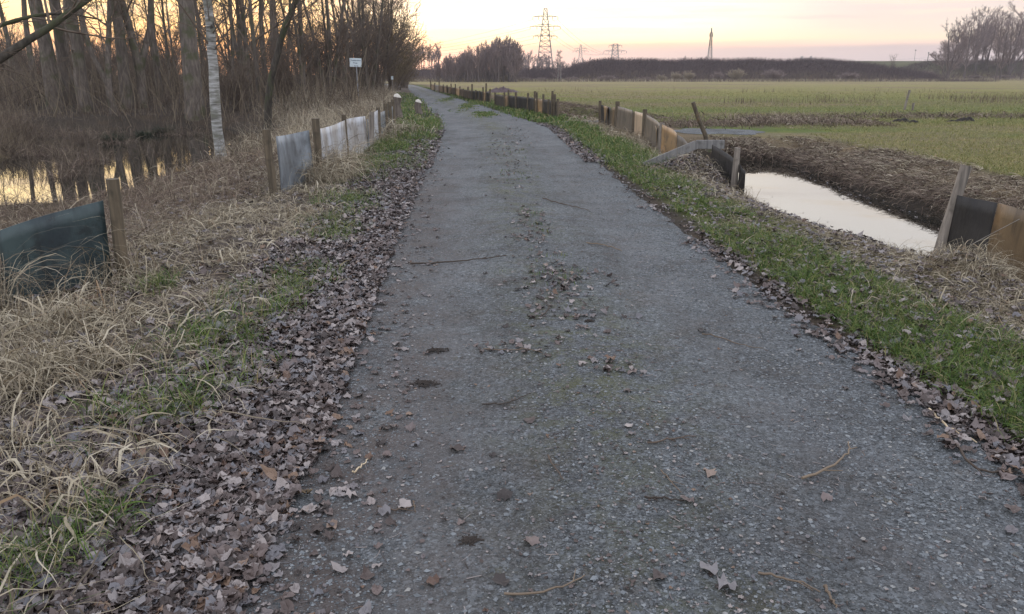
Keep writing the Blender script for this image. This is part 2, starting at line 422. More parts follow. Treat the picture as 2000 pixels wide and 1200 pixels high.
# what grows or lies on each patch of ground, as a base colour
x, y = GX.ravel(), GY.ravel()
soil = np.array([.06, .048, .038]); litter = np.array([.11, .09, .08]); dry = np.array([.17, .13, .085]); grn = np.array([.12, .16, .04]); olive = np.array([.25, .235, .085])
sand = np.array([.34, .28, .15])
col = np.tile(soil, (len(x), 1))
def lay(c, a):
    global col
    a = np.clip(a, 0, 1)[:, None]; col = col * (1 - a) + c * a
l, r = eL(y), eR(y)
lay(litter, sstep(l - x, -.2, .1) * (1 - sstep(l - x, 1.2, 2.5)))
lay(dry * .7, sstep(l - x, 1.4, 3))
lay(soil * 1.1, sstep(y, 24, 34) * sstep(l - x, 1.5, 4))
lay(dry * 1.1, sstep(x - r, .2, 1.0))
lay(grn * .8, sstep(x - r, .15, .4) * (1 - sstep(x - r, 1.0, 1.7)) * .8)
dd1 = seg_dist(x, y, D1)
fieldm = np.where(y < 25, sstep(dd1, 2.6, 3.4) * (x > 5), sstep(x - r, 3.0, 5.0)) 
lay(grn, fieldm * (y < 300))
lay(olive, fieldm * sstep(y, 30, 75) * .95)
lay(sand, fieldm * sstep(y, 60, 150) * .6)
lay(dry * 1.4, fieldm * sstep(fbm(x * .35, y, .22), .05, .35) * .75)
lay(dry * 1.05, fieldm * np.exp(-((y - 44 - .05 * x) / 5) ** 2) * .5)
lay(soil * .8, (1 - sstep(dd1, 1.2, 2.2)) * (x > 4))
rg = ridge(x, y)
lay(np.array([.085, .06, .058]), sstep(rg, .15, .8) * (y < 240))
lay(np.array([.09, .10, .05]), sstep(rg, .8, 3) * (y > 240) * .9)
ca = me.color_attributes.new('cover', 'FLOAT_COLOR', 'POINT')
ca.data.foreach_set('color', np.concatenate([col, np.ones((len(col), 1))], 1).astype(np.float32).ravel())
m, b = material('ground_cover'); 
at = nd('ShaderNodeAttribute'); at.attribute_name = 'cover'
fine = noise(26, 6, .65); big = noise(1.1, 4, .6); streak = noise(1, 4, .6, mapped((.10, .7, 1)))
c = mix(smooth(fine, .35, .7), mix(.6, at.outputs[0], (.01, .01, .01)), at.outputs[0])
c = mix(smooth(big, .45, .7, 0, .4), c, mix(1.0, at.outputs[0], (1.35, 1.15, .8), 'MULTIPLY'))
c = mix(smooth(streak, .42, .66, 0, .5), c, mix(1.0, at.outputs[0], (.62, .66, .62), 'MULTIPLY'))
L.new(c, b.inputs['Base Color']); b.inputs['Roughness'].default_value = .95; b.inputs['Specular IOR Level'].default_value = .1
bump(b, fine, .8, .03)
g = link('ground', me, m); g['kind'] = 'structure'

# gravel track: its own sheet
ys = [-7.0]
while ys[-1] < 189: ys.append(ys[-1] + max(.035, .012 * ys[-1]))
ys = np.array(ys); ts = np.linspace(0, 1, 90)
l = eL(ys)[:, None] - .10 + .16 * fbm(ys * 3, ys * 0 + 5, 1.0, 3)[:, None]; r = eR(ys)[:, None] + .10 + .16 * fbm(ys * 3, ys * 0 + 25, 1.0, 3)[:, None]
TX = l + (r - l) * ts[None]; TY = np.repeat(ys[:, None], 90, 1)
TZ = HR(TX, TY); 
tn = np.abs(ts[None] - .5) * 2
TZ = TZ - .035 * sstep(tn, .95, 1.0)
idx = np.arange(TX.size).reshape(TX.shape)
q = np.stack([idx[:-1, :-1], idx[:-1, 1:], idx[1:, 1:], idx[1:, :-1]], -1).reshape(-1, 4)
me = mesh('gravel_track', np.stack([TX, TY, TZ], -1).reshape(-1, 3), [q])
tt = np.repeat(ts[None], len(ys), 0).ravel()
yy = TY.ravel(); xx = TX.ravel()
mask = np.zeros((len(tt), 4), np.float32)
mask[:, 0] = np.exp(-((tt - .47) / .12) ** 2) * (.5 + 1.1 * fbm(xx, yy, .9)) * (1 + .8 * sstep(yy, 22, 32))   # mossy crown
mask[:, 1] = (np.exp(-((tt - .10) / .12) ** 2)) * (1 - sstep(yy, 9, 18)) + .5 * np.exp(-((tt - .22) / .10) ** 2) * (1 - sstep(yy, 3, 6))   # brown fines
mask[:, 2] = np.exp(-((tt - .22) / .09) ** 2) + np.exp(-((tt - .76) / .09) ** 2)        # packed wheel lines
mask[:, 3] = 1
ca = me.color_attributes.new('wear', 'FLOAT_COLOR', 'POINT'); ca.data.foreach_set('color', mask.ravel())
def gravel_mat(name, wear=True):
    m, b = material(name)
    vo = nd('ShaderNodeTexVoronoi'); vo.inputs['Scale'].default_value = 75; tcn = nd('ShaderNodeTexCoord')
    L.new(tcn.outputs['Object'], vo.inputs['Vector'])
    vo2 = nd('ShaderNodeTexVoronoi'); vo2.inputs['Scale'].default_value = 170; L.new(tcn.outputs['Object'], vo2.inputs['Vector'])
    hs = nd('ShaderNodeSeparateColor'); L.new(vo.outputs['Color'], hs.inputs[0])
    hs2 = nd('ShaderNodeSeparateColor'); L.new(vo2.outputs['Color'], hs2.inputs[0])
    base = ramp(hs2.outputs[0], [(0, (.045, .049, .049)), (.5, (.115, .12, .122)), (.85, (.175, .182, .185)), (1, (.25, .26, .265))])
    stones = ramp(hs.outputs[0], [(0, (.05, .055, .058)), (.6, (.165, .177, .182)), (.93, (.22, .235, .25)), (1, (.30, .32, .33))])
    c = mix(smooth(hs.outputs[1], .5, .6), base, stones)
    c = mix(.12, c, (.12, .125, .128))
    bg_ = noise(1.3, 5, .6)
    c = mix(smooth(bg_, .40, .65, 0, .6), c, mix(1.0, c, (.60, .59, .60), 'MULTIPLY'))
    c = mix(smooth(noise(2.6, 6, .7), .48, .66, 0, .6), c, mix(1.0, c, (1.0, .86, .76), 'MULTIPLY'))
    c = mix(smooth(noise(23, 6, .75), .44, .62, 0, .75), c, mix(1.0, c, (.55, .54, .52), 'MULTIPLY'))
    c = mix(smooth(noise(7, 6, .75), .58, .70, 0, .5), c, (.12, .115, .075))
    c = mix(smooth(noise(.45, 5, .65), .42, .62, 0, .45), c, mix(1.0, c, (.72, .70, .69), 'MULTIPLY'))
    c = mix(smooth(noise(1, 6, .7, mapped((1.6, .32, 1))), .46, .62, 0, .6), c, mix(1.0, c, (.62, .60, .58), 'MULTIPLY'))
    c = mix(smooth(noise(1, 5, .7, mapped((3.5, .5, 1))), .56, .70, 0, .5), c, mix(1.0, c, (1.35, 1.33, 1.30), 'MULTIPLY'))
    c = mix(1.0, c, (1.08, 1.12, 1.16), 'MULTIPLY')
    if wear:
        at = nd('ShaderNodeAttribute'); at.attribute_name = 'wear'; sp = nd('ShaderNodeSeparateColor'); L.new(at.outputs[0], sp.inputs[0])
        c = mix(mth('MULTIPLY', mth('MULTIPLY', sp.outputs[0], smooth(noise(5, 5, .7), .42, .62)), .7, clamp=True), c, (.095, .10, .045))
        c = mix(mth('MULTIPLY', mth('MULTIPLY', sp.outputs[1], smooth(noise(3, 5, .6), .3, .6)), .62, clamp=True), c, (.105, .083, .073))
        c = mix(mth('MULTIPLY', mth('MULTIPLY', sp.outputs[2], smooth(noise(2, 4), .35, .6)), .35, clamp=True), c, (.15, .15, .155))
    L.new(c, b.inputs['Base Color']); b.inputs['Roughness'].default_value = .85; b.inputs['Specular IOR Level'].default_value = .25
    hgt = mth('ADD', mth('ADD', mth('MULTIPLY', vo.outputs['Distance'], -1.0), mth('MULTIPLY', noise(90, 5, .7), 1.3)), mth('MULTIPLY', noise(14, 6, .75), 2.5))
    bump(b, hgt, .9, .012)
    return m
M['gravel'] = gravel_mat('grey_gravel')
M['gravel2'] = gravel_mat('grey_gravel_patch', False)
t_ = link('gravel_track', me, M['gravel']); t_['kind'] = 'structure'

def blob_sheet(name, cx, cy, rx, ry, rot, mat, dz=.012, jag=.25, seed=0):
    th = np.linspace(0, 2 * PI, 48, endpoint=False); rr = np.linspace(0, 1, 10)[1:]
    j = 1 + jag * fbm(np.cos(th) * 2 + seed * 7, np.sin(th) * 2, 1.0, 3) * 2
    px_ = rr[:, None] * (j * np.cos(th))[None] * rx; py_ = rr[:, None] * (j * np.sin(th))[None] * ry
    x = cx + px_ * math.cos(rot) - py_ * math.sin(rot); y = cy + px_ * math.sin(rot) + py_ * math.cos(rot)
    z = S(x, y) + dz * (1 - .8 * rr[:, None] ** 2) + .002
    v = np.vstack([np.stack([x, y, z], -1).reshape(-1, 3), [cx, cy, float(S(cx, cy)) + dz]])
    n = 48; i = np.arange(n); f = []
    for k in range(len(rr) - 1): f.append(np.stack([k * n + i, k * n + (i + 1) % n, (k + 1) * n + (i + 1) % n, (k + 1) * n + i], -1))
    t = np.stack([np.full(n, len(v) - 1), i, (i + 1) % n], -1)
    return link(name, mesh(name, v, [np.concatenate(f)[:, ::-1], t]), mat)
p = blob_sheet('gravel_path', 5.7, 22.8, 1.25, 1.2, .1, M['gravel2'], .03); p['kind'] = 'structure'
p = blob_sheet('gravel_path', 2.5, 27.6, 1.3, .6, .25, M['gravel2'], .03, seed=2); p['kind'] = 'structure'

# water
m, b = material('still_water'); M['water'] = m
b.inputs['Base Color'].default_value = (.012, .012, .010, 1); b.inputs['Roughness'].default_value = .02
b.inputs['Specular IOR Level'].default_value = 1.0; b.inputs['IOR'].default_value = 1.5
bump(b, noise(1, 3, .5, mapped((2.5, 2.5, 1))), .03, .02)
def flat(name, poly, z, mat):
    v = [(a, b_, z) for a, b_ in poly]; me = bpy.data.meshes.new(name); me.from_pydata(v, [], [list(range(len(v)))]); me.update()
    return link(name, me, mat)
o = flat('pond_water', [(-36, 11), (-6.6, 11), (-6.6, 37), (-22, 37), (-36, 25)], -.62, M['water']); o['kind'] = 'structure'
dw = [(x - 1.5, y) for x, y in D1[:-1] + [(5.2, 20)]] + [(x + 1.5, y) for x, y in ([(5.2, 20)] + D1[:-1][::-1])]
o = flat('ditch_water', dw, -.42, M['water']); o['kind'] = 'structure'
dw = [(x - .9, y) for x, y in D2[:4]] + [(x + .9, y) for x, y in D2[:4][::-1]]
o = flat('ditch_water', dw, -.52, M['water']); o['kind'] = 'structure'

# ------------------------------------------------------------------ grass, straw, leaves
def blades(root, length, width, az_, el, droop, K=5, lift=.0, flatten=True, wob=.25, kink=False):
    """root (N,3); el start elevation; droop total bend (rad)"""
    n = len(root)
    P = np.zeros((n, K, 3)); P[:, 0] = root
    a = az_.copy(); e_ = el.copy()
    for k in range(1, K):
        if k > 1:
            e_ = e_ - droop / (K - 2) * rng.uniform(.5, 1.5, n)
            if kink: e_ = np.where(rng.random(n) < .28, e_ - rng.uniform(.5, 1.5, n), e_)
            a = a + rng.normal(0, wob, n)
        s = (length / (K - 1))[:, None]
        P[:, k] = P[:, k - 1] + s * np.stack([np.cos(e_) * np.cos(a), np.cos(e_) * np.sin(a), np.sin(e_)], -1)
        if flatten:
            g_ = S(P[:, k, 0], P[:, k, 1]) + lift + rng.uniform(.004, .03, n)
            low = P[:, k, 2] < g_
            P[:, k, 2] = np.where(low, g_, P[:, k, 2]); e_ = np.where(low, np.maximum(e_, -.05), e_)
    t = np.linspace(0, 1, K)
    width = width * rng.choice([.5, .85, 1.6], n, p=[.5, .37, .13]); Wd = width[:, None] * np.clip(1.15 - 1.05 * t ** 2.2, .08, 1)[None]
    ph = rng.uniform(-.9, .9, n)
    side = np.stack([-np.sin(az_) * np.cos(ph), np.cos(az_) * np.cos(ph), np.sin(ph)], -1)
    return ribbons(P, Wd, side)
def U(a, b_, n): return rng.uniform(a, b_, n)
def roots(x, y, dz=0.0): return np.stack([x, y, S(x, y) + dz], -1)
def visible(x, y, margin=.04, z=0.0):
    """keep only what the picture could show, with a margin to each side"""
    return (y > .9) & (np.abs(x) < (0.65 + margin) * y * 1.06 + .9)
def scatter(n, x0, x1, y0, y1, power=1.0):
    """more points near the viewer"""
    u = rng.random(n)
    y = (y0 ** (1 - power) + u * (y1 ** (1 - power) - y0 ** (1 - power))) ** (1 / (1 - power)) if power != 1 else y0 * (y1 / y0) ** u
    x = U(0, 1, n); x = x0(y) + x * (x1(y) - x0(y)) if callable(x0) else x0 + x * (x1 - x0)
    k = visible(x, y); return x[k], y[k]

# -- leaves
def leaf_template(kind):
    n = 14; th = np.linspace(0, 2 * PI, n, endpoint=False)
    if kind == 0: rr = np.array([1.1, .86, .93, .80, .86, .72, .66, .42, .66, .72, .86, .80, .93, .86])   # lobed
    elif kind == 1: rr = np.array([1.3, .95, .82, .78, .74, .7, .62, .45, .62, .7, .74, .78, .82, .95])    # heart
    else: rr = np.array([1.3, .8, .6, .5, .5, .55, .7, .8, .7, .55, .5, .5, .6, .8])                       # oval
    return np.stack([rr * np.cos(th), rr * np.sin(th)], -1)
def leaves(pos, size, tilt=.25, curl=.5):
    """merged leaves, each an island"""
    n = len(pos); R = 14
    T = np.stack([leaf_template(k) for k in range(3)])
    kind = rng.choice(3, n, p=[.45, .42, .13])
    q2 = T[kind] * (1 + rng.normal(0, .09, (n, R, 1)))
    mid_ = q2 * .5
    pts = np.concatenate([np.zeros((n, 1, 2)), mid_, q2], 1)        # 1+14+14
    cx_, cy_ = U(-.2, curl, n)[:, None], U(-.3, curl, n)[:, None]
    z = cx_ * pts[..., 0] ** 2 * .45 + cy_ * pts[..., 1] ** 2 * .55 + .12 * np.abs(pts[..., 1]) + rng.normal(0, .085, (n, 2 * R + 1))
    z[:, R + 1:] += rng.normal(0, .16, (n, R))
    p = np.concatenate([pts, z[..., None]], -1) * size[:, None, None]
    a = U(0, 2 * PI, n); ca_, sa = np.cos(a), np.sin(a)
    x = p[..., 0] * ca_[:, None] - p[..., 1] * sa[:, None]; y = p[..., 0] * sa[:, None] + p[..., 1] * ca_[:, None]; z = p[..., 2]
    tx, ty = rng.normal(0, tilt, n)[:, None], rng.normal(0, tilt, n)[:, None]
    z = z + x * tx + y * ty
    z = z - z.min(1, keepdims=True) * .8
    v = np.stack([x, y, z], -1) + pos[:, None]
    i = np.arange(R); j = (i + 1) % R
    tri = np.stack([np.zeros(R, int), 1 + i, 1 + j], -1)
    qd = np.stack([1 + i, R + 1 + i, R + 1 + j, 1 + j], -1)
    off = (np.arange(n) * (2 * R + 1))[:, None, None]
    return v.reshape(-1, 3), [(tri[None] + off).reshape(-1, 3), (qd[None] + off).reshape(-1, 4)]
def litter_at(x, y, smin=.019, smax=.041, pile=.03, tilt=.2):
    p = roots(x, y); p[:, 2] += U(0.002, pile * .6, len(x)); return leaves(p, (smin * .65 + (smax * 1.02 - smin * .65) * rng.beta(1.7, 2.0, len(x))), tilt, .7)

mb = MB()
# dense drift along the left edge
x, y = scatter(36000, lambda y: eL(y) - 1.0 - .3 * (y < 3.2), lambda y: eL(y) + .12, 1.3, 16, 1.5)
d = eL(y) - x; k = rng.random(len(x)) < np.clip(1.25 - .5 * np.clip(d - .75, 0, 1) - .8 * np.clip(-d * 4, 0, 1) + .9 * fbm(x, y, 1.2), 0, 1)
mb.add(*litter_at(x[k], y[k], pile=.05))
x, y = scatter(3300, lambda y: eL(y) - .8, lambda y: eL(y) + .15, 14, 34, 1.2)
mb.add(*litter_at(x, y, .035, .06, pile=.04))
# thinner towards the fence
x, y = scatter(7500, lambda y: eL(y) - 3.6, lambda y: eL(y) - 1.0, 1.3, 14, 1.4)
mb.add(*litter_at(x, y, pile=.04))
# spilling on to the gravel
x, y = scatter(2600, lambda y: eL(y) - .05, lambda y: eL(y) + .55, 1.5, 20, 1.4)
k = rng.random(len(x)) < np.exp(-(x - eL(y)) / .22); mb.add(*litter_at(x[k], y[k], .016, .036, pile=.008, tilt=.12))
o = mb.build('leaf_litter', M['leaf'], sm=False); tag(o, 'thick drift of fallen grey and brown leaves along the left edge of the track', 'leaf litter', kind='stuff')
mb = MB()
x, y = scatter(13000, lambda y: eR(y) - .42, lambda y: eR(y) + .60, 2.0, 18, 1.3)
d = x - eR(y); k = rng.random(len(x)) < np.exp(-((d - .10 - .12 * fbm(x * 0, y, .5)) / .19) ** 2) * np.clip(.45 + 1.5 * fbm(x, y, .9), .06, 1)
mb.add(*litter_at(x[k], y[k], .018, .04, pile=.025))
x, y = scatter(6500, lambda y: eR(y) + .3, lambda y: eR(y) + 1.8, 2.2, 16, 1.3)
mb.add(*litter_at(x, y, .018, .038, pile=.08))
x, y = scatter(2000, lambda y: eR(y) - .2, lambda y: eR(y) + .35, 15, 27, 1.2)
mb.add(*litter_at(x, y, .03, .05, pile=.03))
n = 2600; a = U(0, 2 * PI, n); rr = np.sqrt(rng.random(n)); x = 3.12 + .55 * rr * np.cos(a); y = 13.3 + .8 * rr * np.sin(a)
mb.add(*litter_at(x, y, .018, .036, pile=.03))
o = mb.build('leaf_litter', M['leaf'], sm=False); tag(o, 'fallen brown leaves along the right edge of the track and on the mound', 'leaf litter', kind='stuff')
mb = MB(); n = 170; y = U(8.5, 17.5, n); x = np.interp(y, [p[1] for p in D1], [p[0] for p in D1]) + rng.choice([1.0, -.95], n, p=[.7, .3]) - np.abs(rng.normal(0, .18, n)) * rng.choice([1, -1], n)
mb.add(*leaves(np.stack([x, y, np.full(n, -.417)], -1), U(.010, .028, n), .01, .1))
o = mb.build('floating_leaves', M['leaf'], sm=False); tag(o, 'dead leaves and bits floating along the edges of the ditch water', 'leaf litter', kind='stuff')
# crown of the track: a few drifts
mb = MB()
for (px, py, n, sx_, sy) in [(1095, 575, 150, .16, .5), (1000, 690, 26, .14, .07), (1195, 730, 16, .12, .06), (1030, 430, 60, .12, .6), (985, 292, 150, .25, 1.6), (1000, 345, 110, .2, 1.4), (1040, 470, 60, .14, .5), (1000, 262, 120, .3, 2.0), (1110, 620, 18, .2, .15), (1060, 540, 30, .2, .2)]:
    cx_, cy_ = W(px, py); x = rng.normal(cx_, sx_, n); y = rng.normal(cy_, sy, n)
    mb.add(*litter_at(x, y, .016, .034, pile=.012, tilt=.2))
o = mb.build('leaf_litter', M['leaf'], sm=False); tag(o, 'small drifts of dead leaves on the crown of the gravel track', 'leaf litter', kind='stuff')
# crumbs: leaf bits and grit over the whole track
mb = MB()
x, y = scatter(9000, lambda y: eL(y), lambda y: eR(y), 1.5, 16, 1.4)
t = (x - eL(y)) / (eR(y) - eL(y)); k = rng.random(len(x)) < .22 + .7 * np.exp(-((t - .48) / .12) ** 2) + .8 * np.exp(-t / .1)
x, y = x[k], y[k]; mb.add(*litter_at(x, y, .003, .012, pile=.004, tilt=.1))
x, y = scatter(1100, lambda y: eL(y), lambda y: eR(y), 1.5, 14, 1.4); n = len(x)
a = U(0, 2 * PI, n); ln = U(.01, .055, n); tt_ = np.linspace(-.5, .5, 4); P = np.zeros((n, 4, 3)); bend = U(-.4, .4, n)
P[..., 0] = x[:, None] + ln[:, None] * (np.cos(a)[:, None] * tt_ - np.sin(a)[:, None] * bend[:, None] * tt_ ** 2); P[..., 1] = y[:, None] + ln[:, None] * (np.sin(a)[:, None] * tt_ + np.cos(a)[:, None] * bend[:, None] * tt_ ** 2)
P[..., 2] = S(P[..., 0], P[..., 1]) + .003; mb.add(*tubes(P, np.repeat(U(.0008, .0018, n)[:, None], 4, 1), 4))
o = mb.build('leaf_crumbs', M['leaf'], sm=False); tag(o, 'small broken bits of dead leaf and twig scattered over the gravel track', 'leaf litter', kind='stuff')

# -- loose stones
ov = np.array([(1, 0, 0), (-1, 0, 0), (0, 1, 0), (0, -1, 0), (0, 0, 1), (0, 0, -1)], float)
of = np.array([(0, 2, 4), (2, 1, 4), (1, 3, 4), (3, 0, 4), (2, 0, 5), (1, 2, 5), (3, 1, 5), (0, 3, 5)])
def stones(x, y, s):
    n = len(x)
    v = ov[None] * rng.uniform(.55, 1.25, (n, 6, 1)) + rng.normal(0, .12, (n, 6, 3)); v = v * s[:, None, None] * np.array([1, .8, .45])
    a = U(0, 2 * PI, n); c_, s_ = np.cos(a)[:, None], np.sin(a)[:, None]
    v = np.stack([v[..., 0] * c_ - v[..., 1] * s_, v[..., 0] * s_ + v[..., 1] * c_, v[..., 2]], -1)
    v += np.stack([x, y, HR(x, y) + s * .12], -1)[:, None]
    return v.reshape(-1, 3), [(of[None] + (np.arange(n) * 6)[:, None, None]).reshape(-1, 3)]
mb = MB()
x, y = scatter(42000, lambda y: eL(y) + .02, lambda y: eR(y), 1.5, 11, 1.6)
s_ = .0022 + .0035 * rng.random(len(x)) ** 2.5; mb.add(*stones(x, y, s_))
x, y = scatter(5200, lambda y: eL(y) + .05, lambda y: eR(y), 1.5, 9, 1.5)
mb.add(*stones(x, y, .005 + .010 * rng.random(len(x)) ** 2))
x, y = scatter(14000, lambda y: eR(y) - .75, lambda y: eR(y) + .14, 1.8, 14, 1.3)
mb.add(*stones(x, y, .004 + .009 * rng.random(len(x)) ** 2))
x, y = scatter(7000, lambda y: eL(y) - .05, lambda y: eL(y) + .6, 1.5, 10, 1.3)
mb.add(*stones(x, y, .003 + .007 * rng.random(len(x)) ** 2))
x, y = scatter(9000, lambda y: .5 * (eL(y) + eR(y)) - .45, lambda y: .5 * (eL(y) + eR(y)) + .35, 1.5, 14, 1.4)
k = fbm(x, y, 1.2) > -.1; mb.add(*stones(x[k], y[k], .003 + .008 * rng.random(k.sum()) ** 2))
o = mb.build('loose_gravel', M['stone'], sm=False); tag(o, 'loose chips of grey crushed stone on the track', 'gravel', kind='stuff')

# -- green grass
def tufts(cx_, cy_, per, spread, lmin, lmax, w0, w1, el=(.7, 1.5), droop=(.3, 1.6), K=5):
    n = len(cx_) * per; x = np.repeat(cx_, per) + rng.normal(0, spread, n); y = np.repeat(cy_, per) + rng.normal(0, spread, n)
    k = visible(x, y); x, y = x[k], y[k]; n = len(x)
    sc = np.clip(y / 9, 1, 3)
    return blades(roots(x, y, -.005), U(lmin, lmax, n), U(w0, w1, n) * sc, U(0, 2 * PI, n), U(*el, n), U(*droop, n), K)
mb = MB()
x, y = scatter(3300, lambda y: eR(y) + .22, lambda y: eR(y) + .98, 2.6, 15, 1.2)
k = (fbm(x, y, 1.3) + .5 * fbm(x, y, 4.0, 2)) > -.02 - .22 * ((x - eR(y)) < .75); mb.add(*tufts(x[k], y[k], 17, .045, .05, .16, .003, .0055, (.5, 1.5)))
x, y = scatter(1500, lambda y: eR(y) + .2, lambda y: eR(y) + 1.3, 13, 27, 1.0)
k = fbm(x, y, .6) > -.2; mb.add(*tufts(x[k], y[k], 9, .08, .08, .2, .004, .007))
x, y = scatter(1300, lambda y: eR(y) + .1, lambda y: eR(y) + 1.6, 28, 100, 1.2)
mb.add(*tufts(x, y, 8, .2, .1, .25, .008, .014, K=3))
o = mb.build('green_grass', M['green_grass']); tag(o, 'green grass verge along the right side of the track', 'grass', kind='stuff')
mb = MB()
for (px, py, n, sp) in [(400, 690, 55, .13), (365, 800, 26, .10), (460, 740, 12, .1), (575, 580, 20, .09), (540, 625, 20, .1), (585, 545, 16, .09), (650, 470, 24, .12), (680, 395, 34, .2), (690, 408, 20, .2), (650, 440, 20, .15),
                        (760, 290, 200, .4), (790, 270, 200, .5), (820, 250, 260, .6), (845, 240, 160, .7), (740, 320, 60, .4), (90, 1110, 12, .06), (200, 1060, 14, .07), (230, 850, 16, .08), (10, 1170, 12, .06), (320, 570, 14, .1), (480, 590, 10, .1), (770, 320, 60, .4), (700, 350, 26, .3)]:
    cx_, cy_ = W(px, py); x = rng.normal(cx_, sp, n); y = rng.normal(cy_, sp * 1.8, n); x = np.minimum(x, eL(y) - .1)
    mb.add(*tufts(x, y, 18, .03 + sp * .12, .09, .22, .003, .0055))
x, y = scatter(500, lambda y: eL(y) - 1.6, lambda y: eL(y) - .2, 22, 70, 1.2)
mb.add(*tufts(x, y, 8, .2, .1, .25, .008, .014, K=3))
o = mb.build('green_grass', M['green_grass']); tag(o, 'green grass tufts growing through the leaves on the left verge', 'grass', kind='stuff')
mb = MB()
for (px, py, n, sp) in [(1040, 425, 14, .06), (1055, 455, 8, .1), (1080, 530, 14, .15), (1010, 345, 16, .2), (1090, 560, 10, .15), (1000, 300, 10, .3)]:
    cx_, cy_ = W(px, py); mb.add(*tufts(rng.normal(cx_, sp, n), rng.normal(cy_, sp * 2.5, n), 9, .03, .015, .04, .002, .004))
for (cx_, cy_, sx_, sy, n) in [(-2.3, 43, .22, 3, 150), (-1.15, 33.5, .22, 1.3, 130), (-4.2, 54, .22, 4, 90)]:
    mb.add(*tufts(rng.normal(cx_, sx_, n), rng.normal(cy_, sy, n), 12, .08, .02, .05, .01, .016, K=3))
o = mb.build('green_grass', M['green_grass']); tag(o, 'low green growth on the crown of the track', 'grass', kind='stuff')

# -- straw
def strawmat(x, y, lmin, lmax, w0, w1, el=(.0, .5), droop=(.2, 1.0), K=6, bias=None, lift=0.0, kink=True):
    k = visible(x, y); x, y = x[k], y[k]; n = len(x); sc = np.clip(y / 9, 1, 3)
    a = U(0, 2 * PI, n) if bias is None else rng.normal(bias, .7, n)
    return blades(roots(x, y, 0.005), U(lmin, lmax, n), U(w0, w1, n) * sc, a, U(*el, n), U(*droop, n), K, lift, kink=kink)
mb = MB()
x, y = scatter(46000, lambda y: eL(y) - 3.4, lambda y: eL(y) - .55, 1.4, 14, 1.3)
d = eL(y) - x; k = (fbm(x, y, 1.1) > .24 - .36 * sstep(d, .5, 1.7)) & (fbm(x, y, 4.5, 2) > -.2); mb.add(*strawmat(x[k], y[k], .10, .34, .0022, .005, (.0, .7), lift=.02))
x, y = scatter(3200, lambda y: eL(y) - 3.4, lambda y: eL(y) - .55, 1.4, 6, 1.2)
k = fbm(x + 9, y, 1.5) > .05; mb.add(*strawmat(x[k], y[k], .2, .6, .003, .008, (.1, .9), (.5, 1.8), 7))
x, y = scatter(1500, lambda y: eL(y) - 2.6, lambda y: eL(y) - .35, 1.4, 4.6, 1.2)
k = fbm(x + 3, y, 1.7) > .02; mb.add(*strawmat(x[k], y[k], .2, .55, .003, .0075, (.15, .9), (.4, 1.6), 8, lift=.045))
# arching tussocks
for (px, py, n, sp, lo, hi) in [(60, 760, 420, .15, .35, .7), (120, 650, 380, .18, .35, .7), (200, 730, 240, .16, .3, .6), (110, 1010, 60, .1, .25, .5), (230, 640, 190, .15, .25, .5), (290, 560, 180, .16, .2, .42), (60, 900, 110, .09, .25, .5), (330, 720, 90, .10, .25, .5), (440, 520, 200, .2, .2, .45), (330, 480, 240, .25, .2, .5), (560, 470, 260, .25, .2, .4), (430, 440, 260, .3, .2, .45), (250, 900, 60, .08, .2, .4), (170, 980, 70, .08, .25, .45), (470, 610, 120, .15, .2, .4), (20, 1010, 60, .1, .2, .5), (600, 430, 250, .25, .2, .4), (640, 385, 260, .3, .2, .4)]:
    n = int(n * 1.7); cx_, cy_ = W(px, py); x = rng.normal(cx_, sp, n); y = rng.normal(cy_, sp * 1.1, n)
    mb.add(*strawmat(x, y, lo, hi, .003, .0085, (.3, 1.35), (1.0, 2.8), 8))
x, y = scatter(9000, lambda y: eL(y) - 2.4, lambda y: eL(y) - .9, 8, 24, 1.1)
k = fbm(x, y, 1.0) > -.12; mb.add(*strawmat(x[k], y[k], .15, .4, .003, .006, (.1, 1.0), (.4, 1.8)))
o = mb.build('dry_grass', M['straw']); tag(o, 'pale straw coloured dead grass matted over the left verge', 'dry grass', kind='stuff')
mb = MB()
x, y = scatter(19000, lambda y: eR(y) + .75, lambda y: eR(y) + 2.5, 3.0, 15, 1.1)
k = (fbm(x, y, .9) > -.25) & (seg_dist(x, y, D1) > 1.6); mb.add(*strawmat(x[k], y[k], .10, .28, .0025, .005, (.0, .4), (.2, 1.2)))
x, y = scatter(8500, lambda y: eR(y) + .3, lambda y: eR(y) + 2.3, 3.0, 18, 1.1)
k = (fbm(x + 5, y, 1.4) > -.1) & (seg_dist(x, y, D1) > 1.75); mb.add(*strawmat(x[k], y[k], .10, .24, .0025, .005, (.3, 1.2), (.5, 1.8)))
for (px, py, n, sp, lo, hi) in [(1900, 545, 1000, .18, .2, .45), (1950, 530, 700, .15, .2, .4), (1985, 600, 300, .2, .2, .4), (1900, 600, 200, .2, .2, .4), (1980, 690, 160, .12, .15, .35), (1800, 600, 100, .2, .15, .3), (1330, 352, 200, .22, .2, .42), (1230, 330, 120, .2, .15, .35), (1430, 375, 120, .25, .1, .25), (1560, 400, 60, .25, .1, .22), (1780, 505, 160, .2, .12, .25), (1290, 318, 90, .12, .2, .45), (1700, 480, 90, .25, .1, .22)]:
    cx_, cy_ = W(px, py); x = rng.normal(cx_, sp, n); y = rng.normal(cy_, sp * 1.3, n)
    mb.add(*strawmat(x, y, lo, hi, .0025, .006, (.2, 1.3), (.8, 2.6), 7))
x, y = scatter(4500, lambda y: eR(y) + 1.1, lambda y: eR(y) + 2.3, 12, 30, 1.1)
mb.add(*strawmat(x, y, .15, .4, .003, .006, (.2, 1.2), (.5, 1.8)))
o = mb.build('dry_grass', M['straw']); tag(o, 'dead straw grass on the strip between green verge and ditch', 'dry grass', kind='stuff')
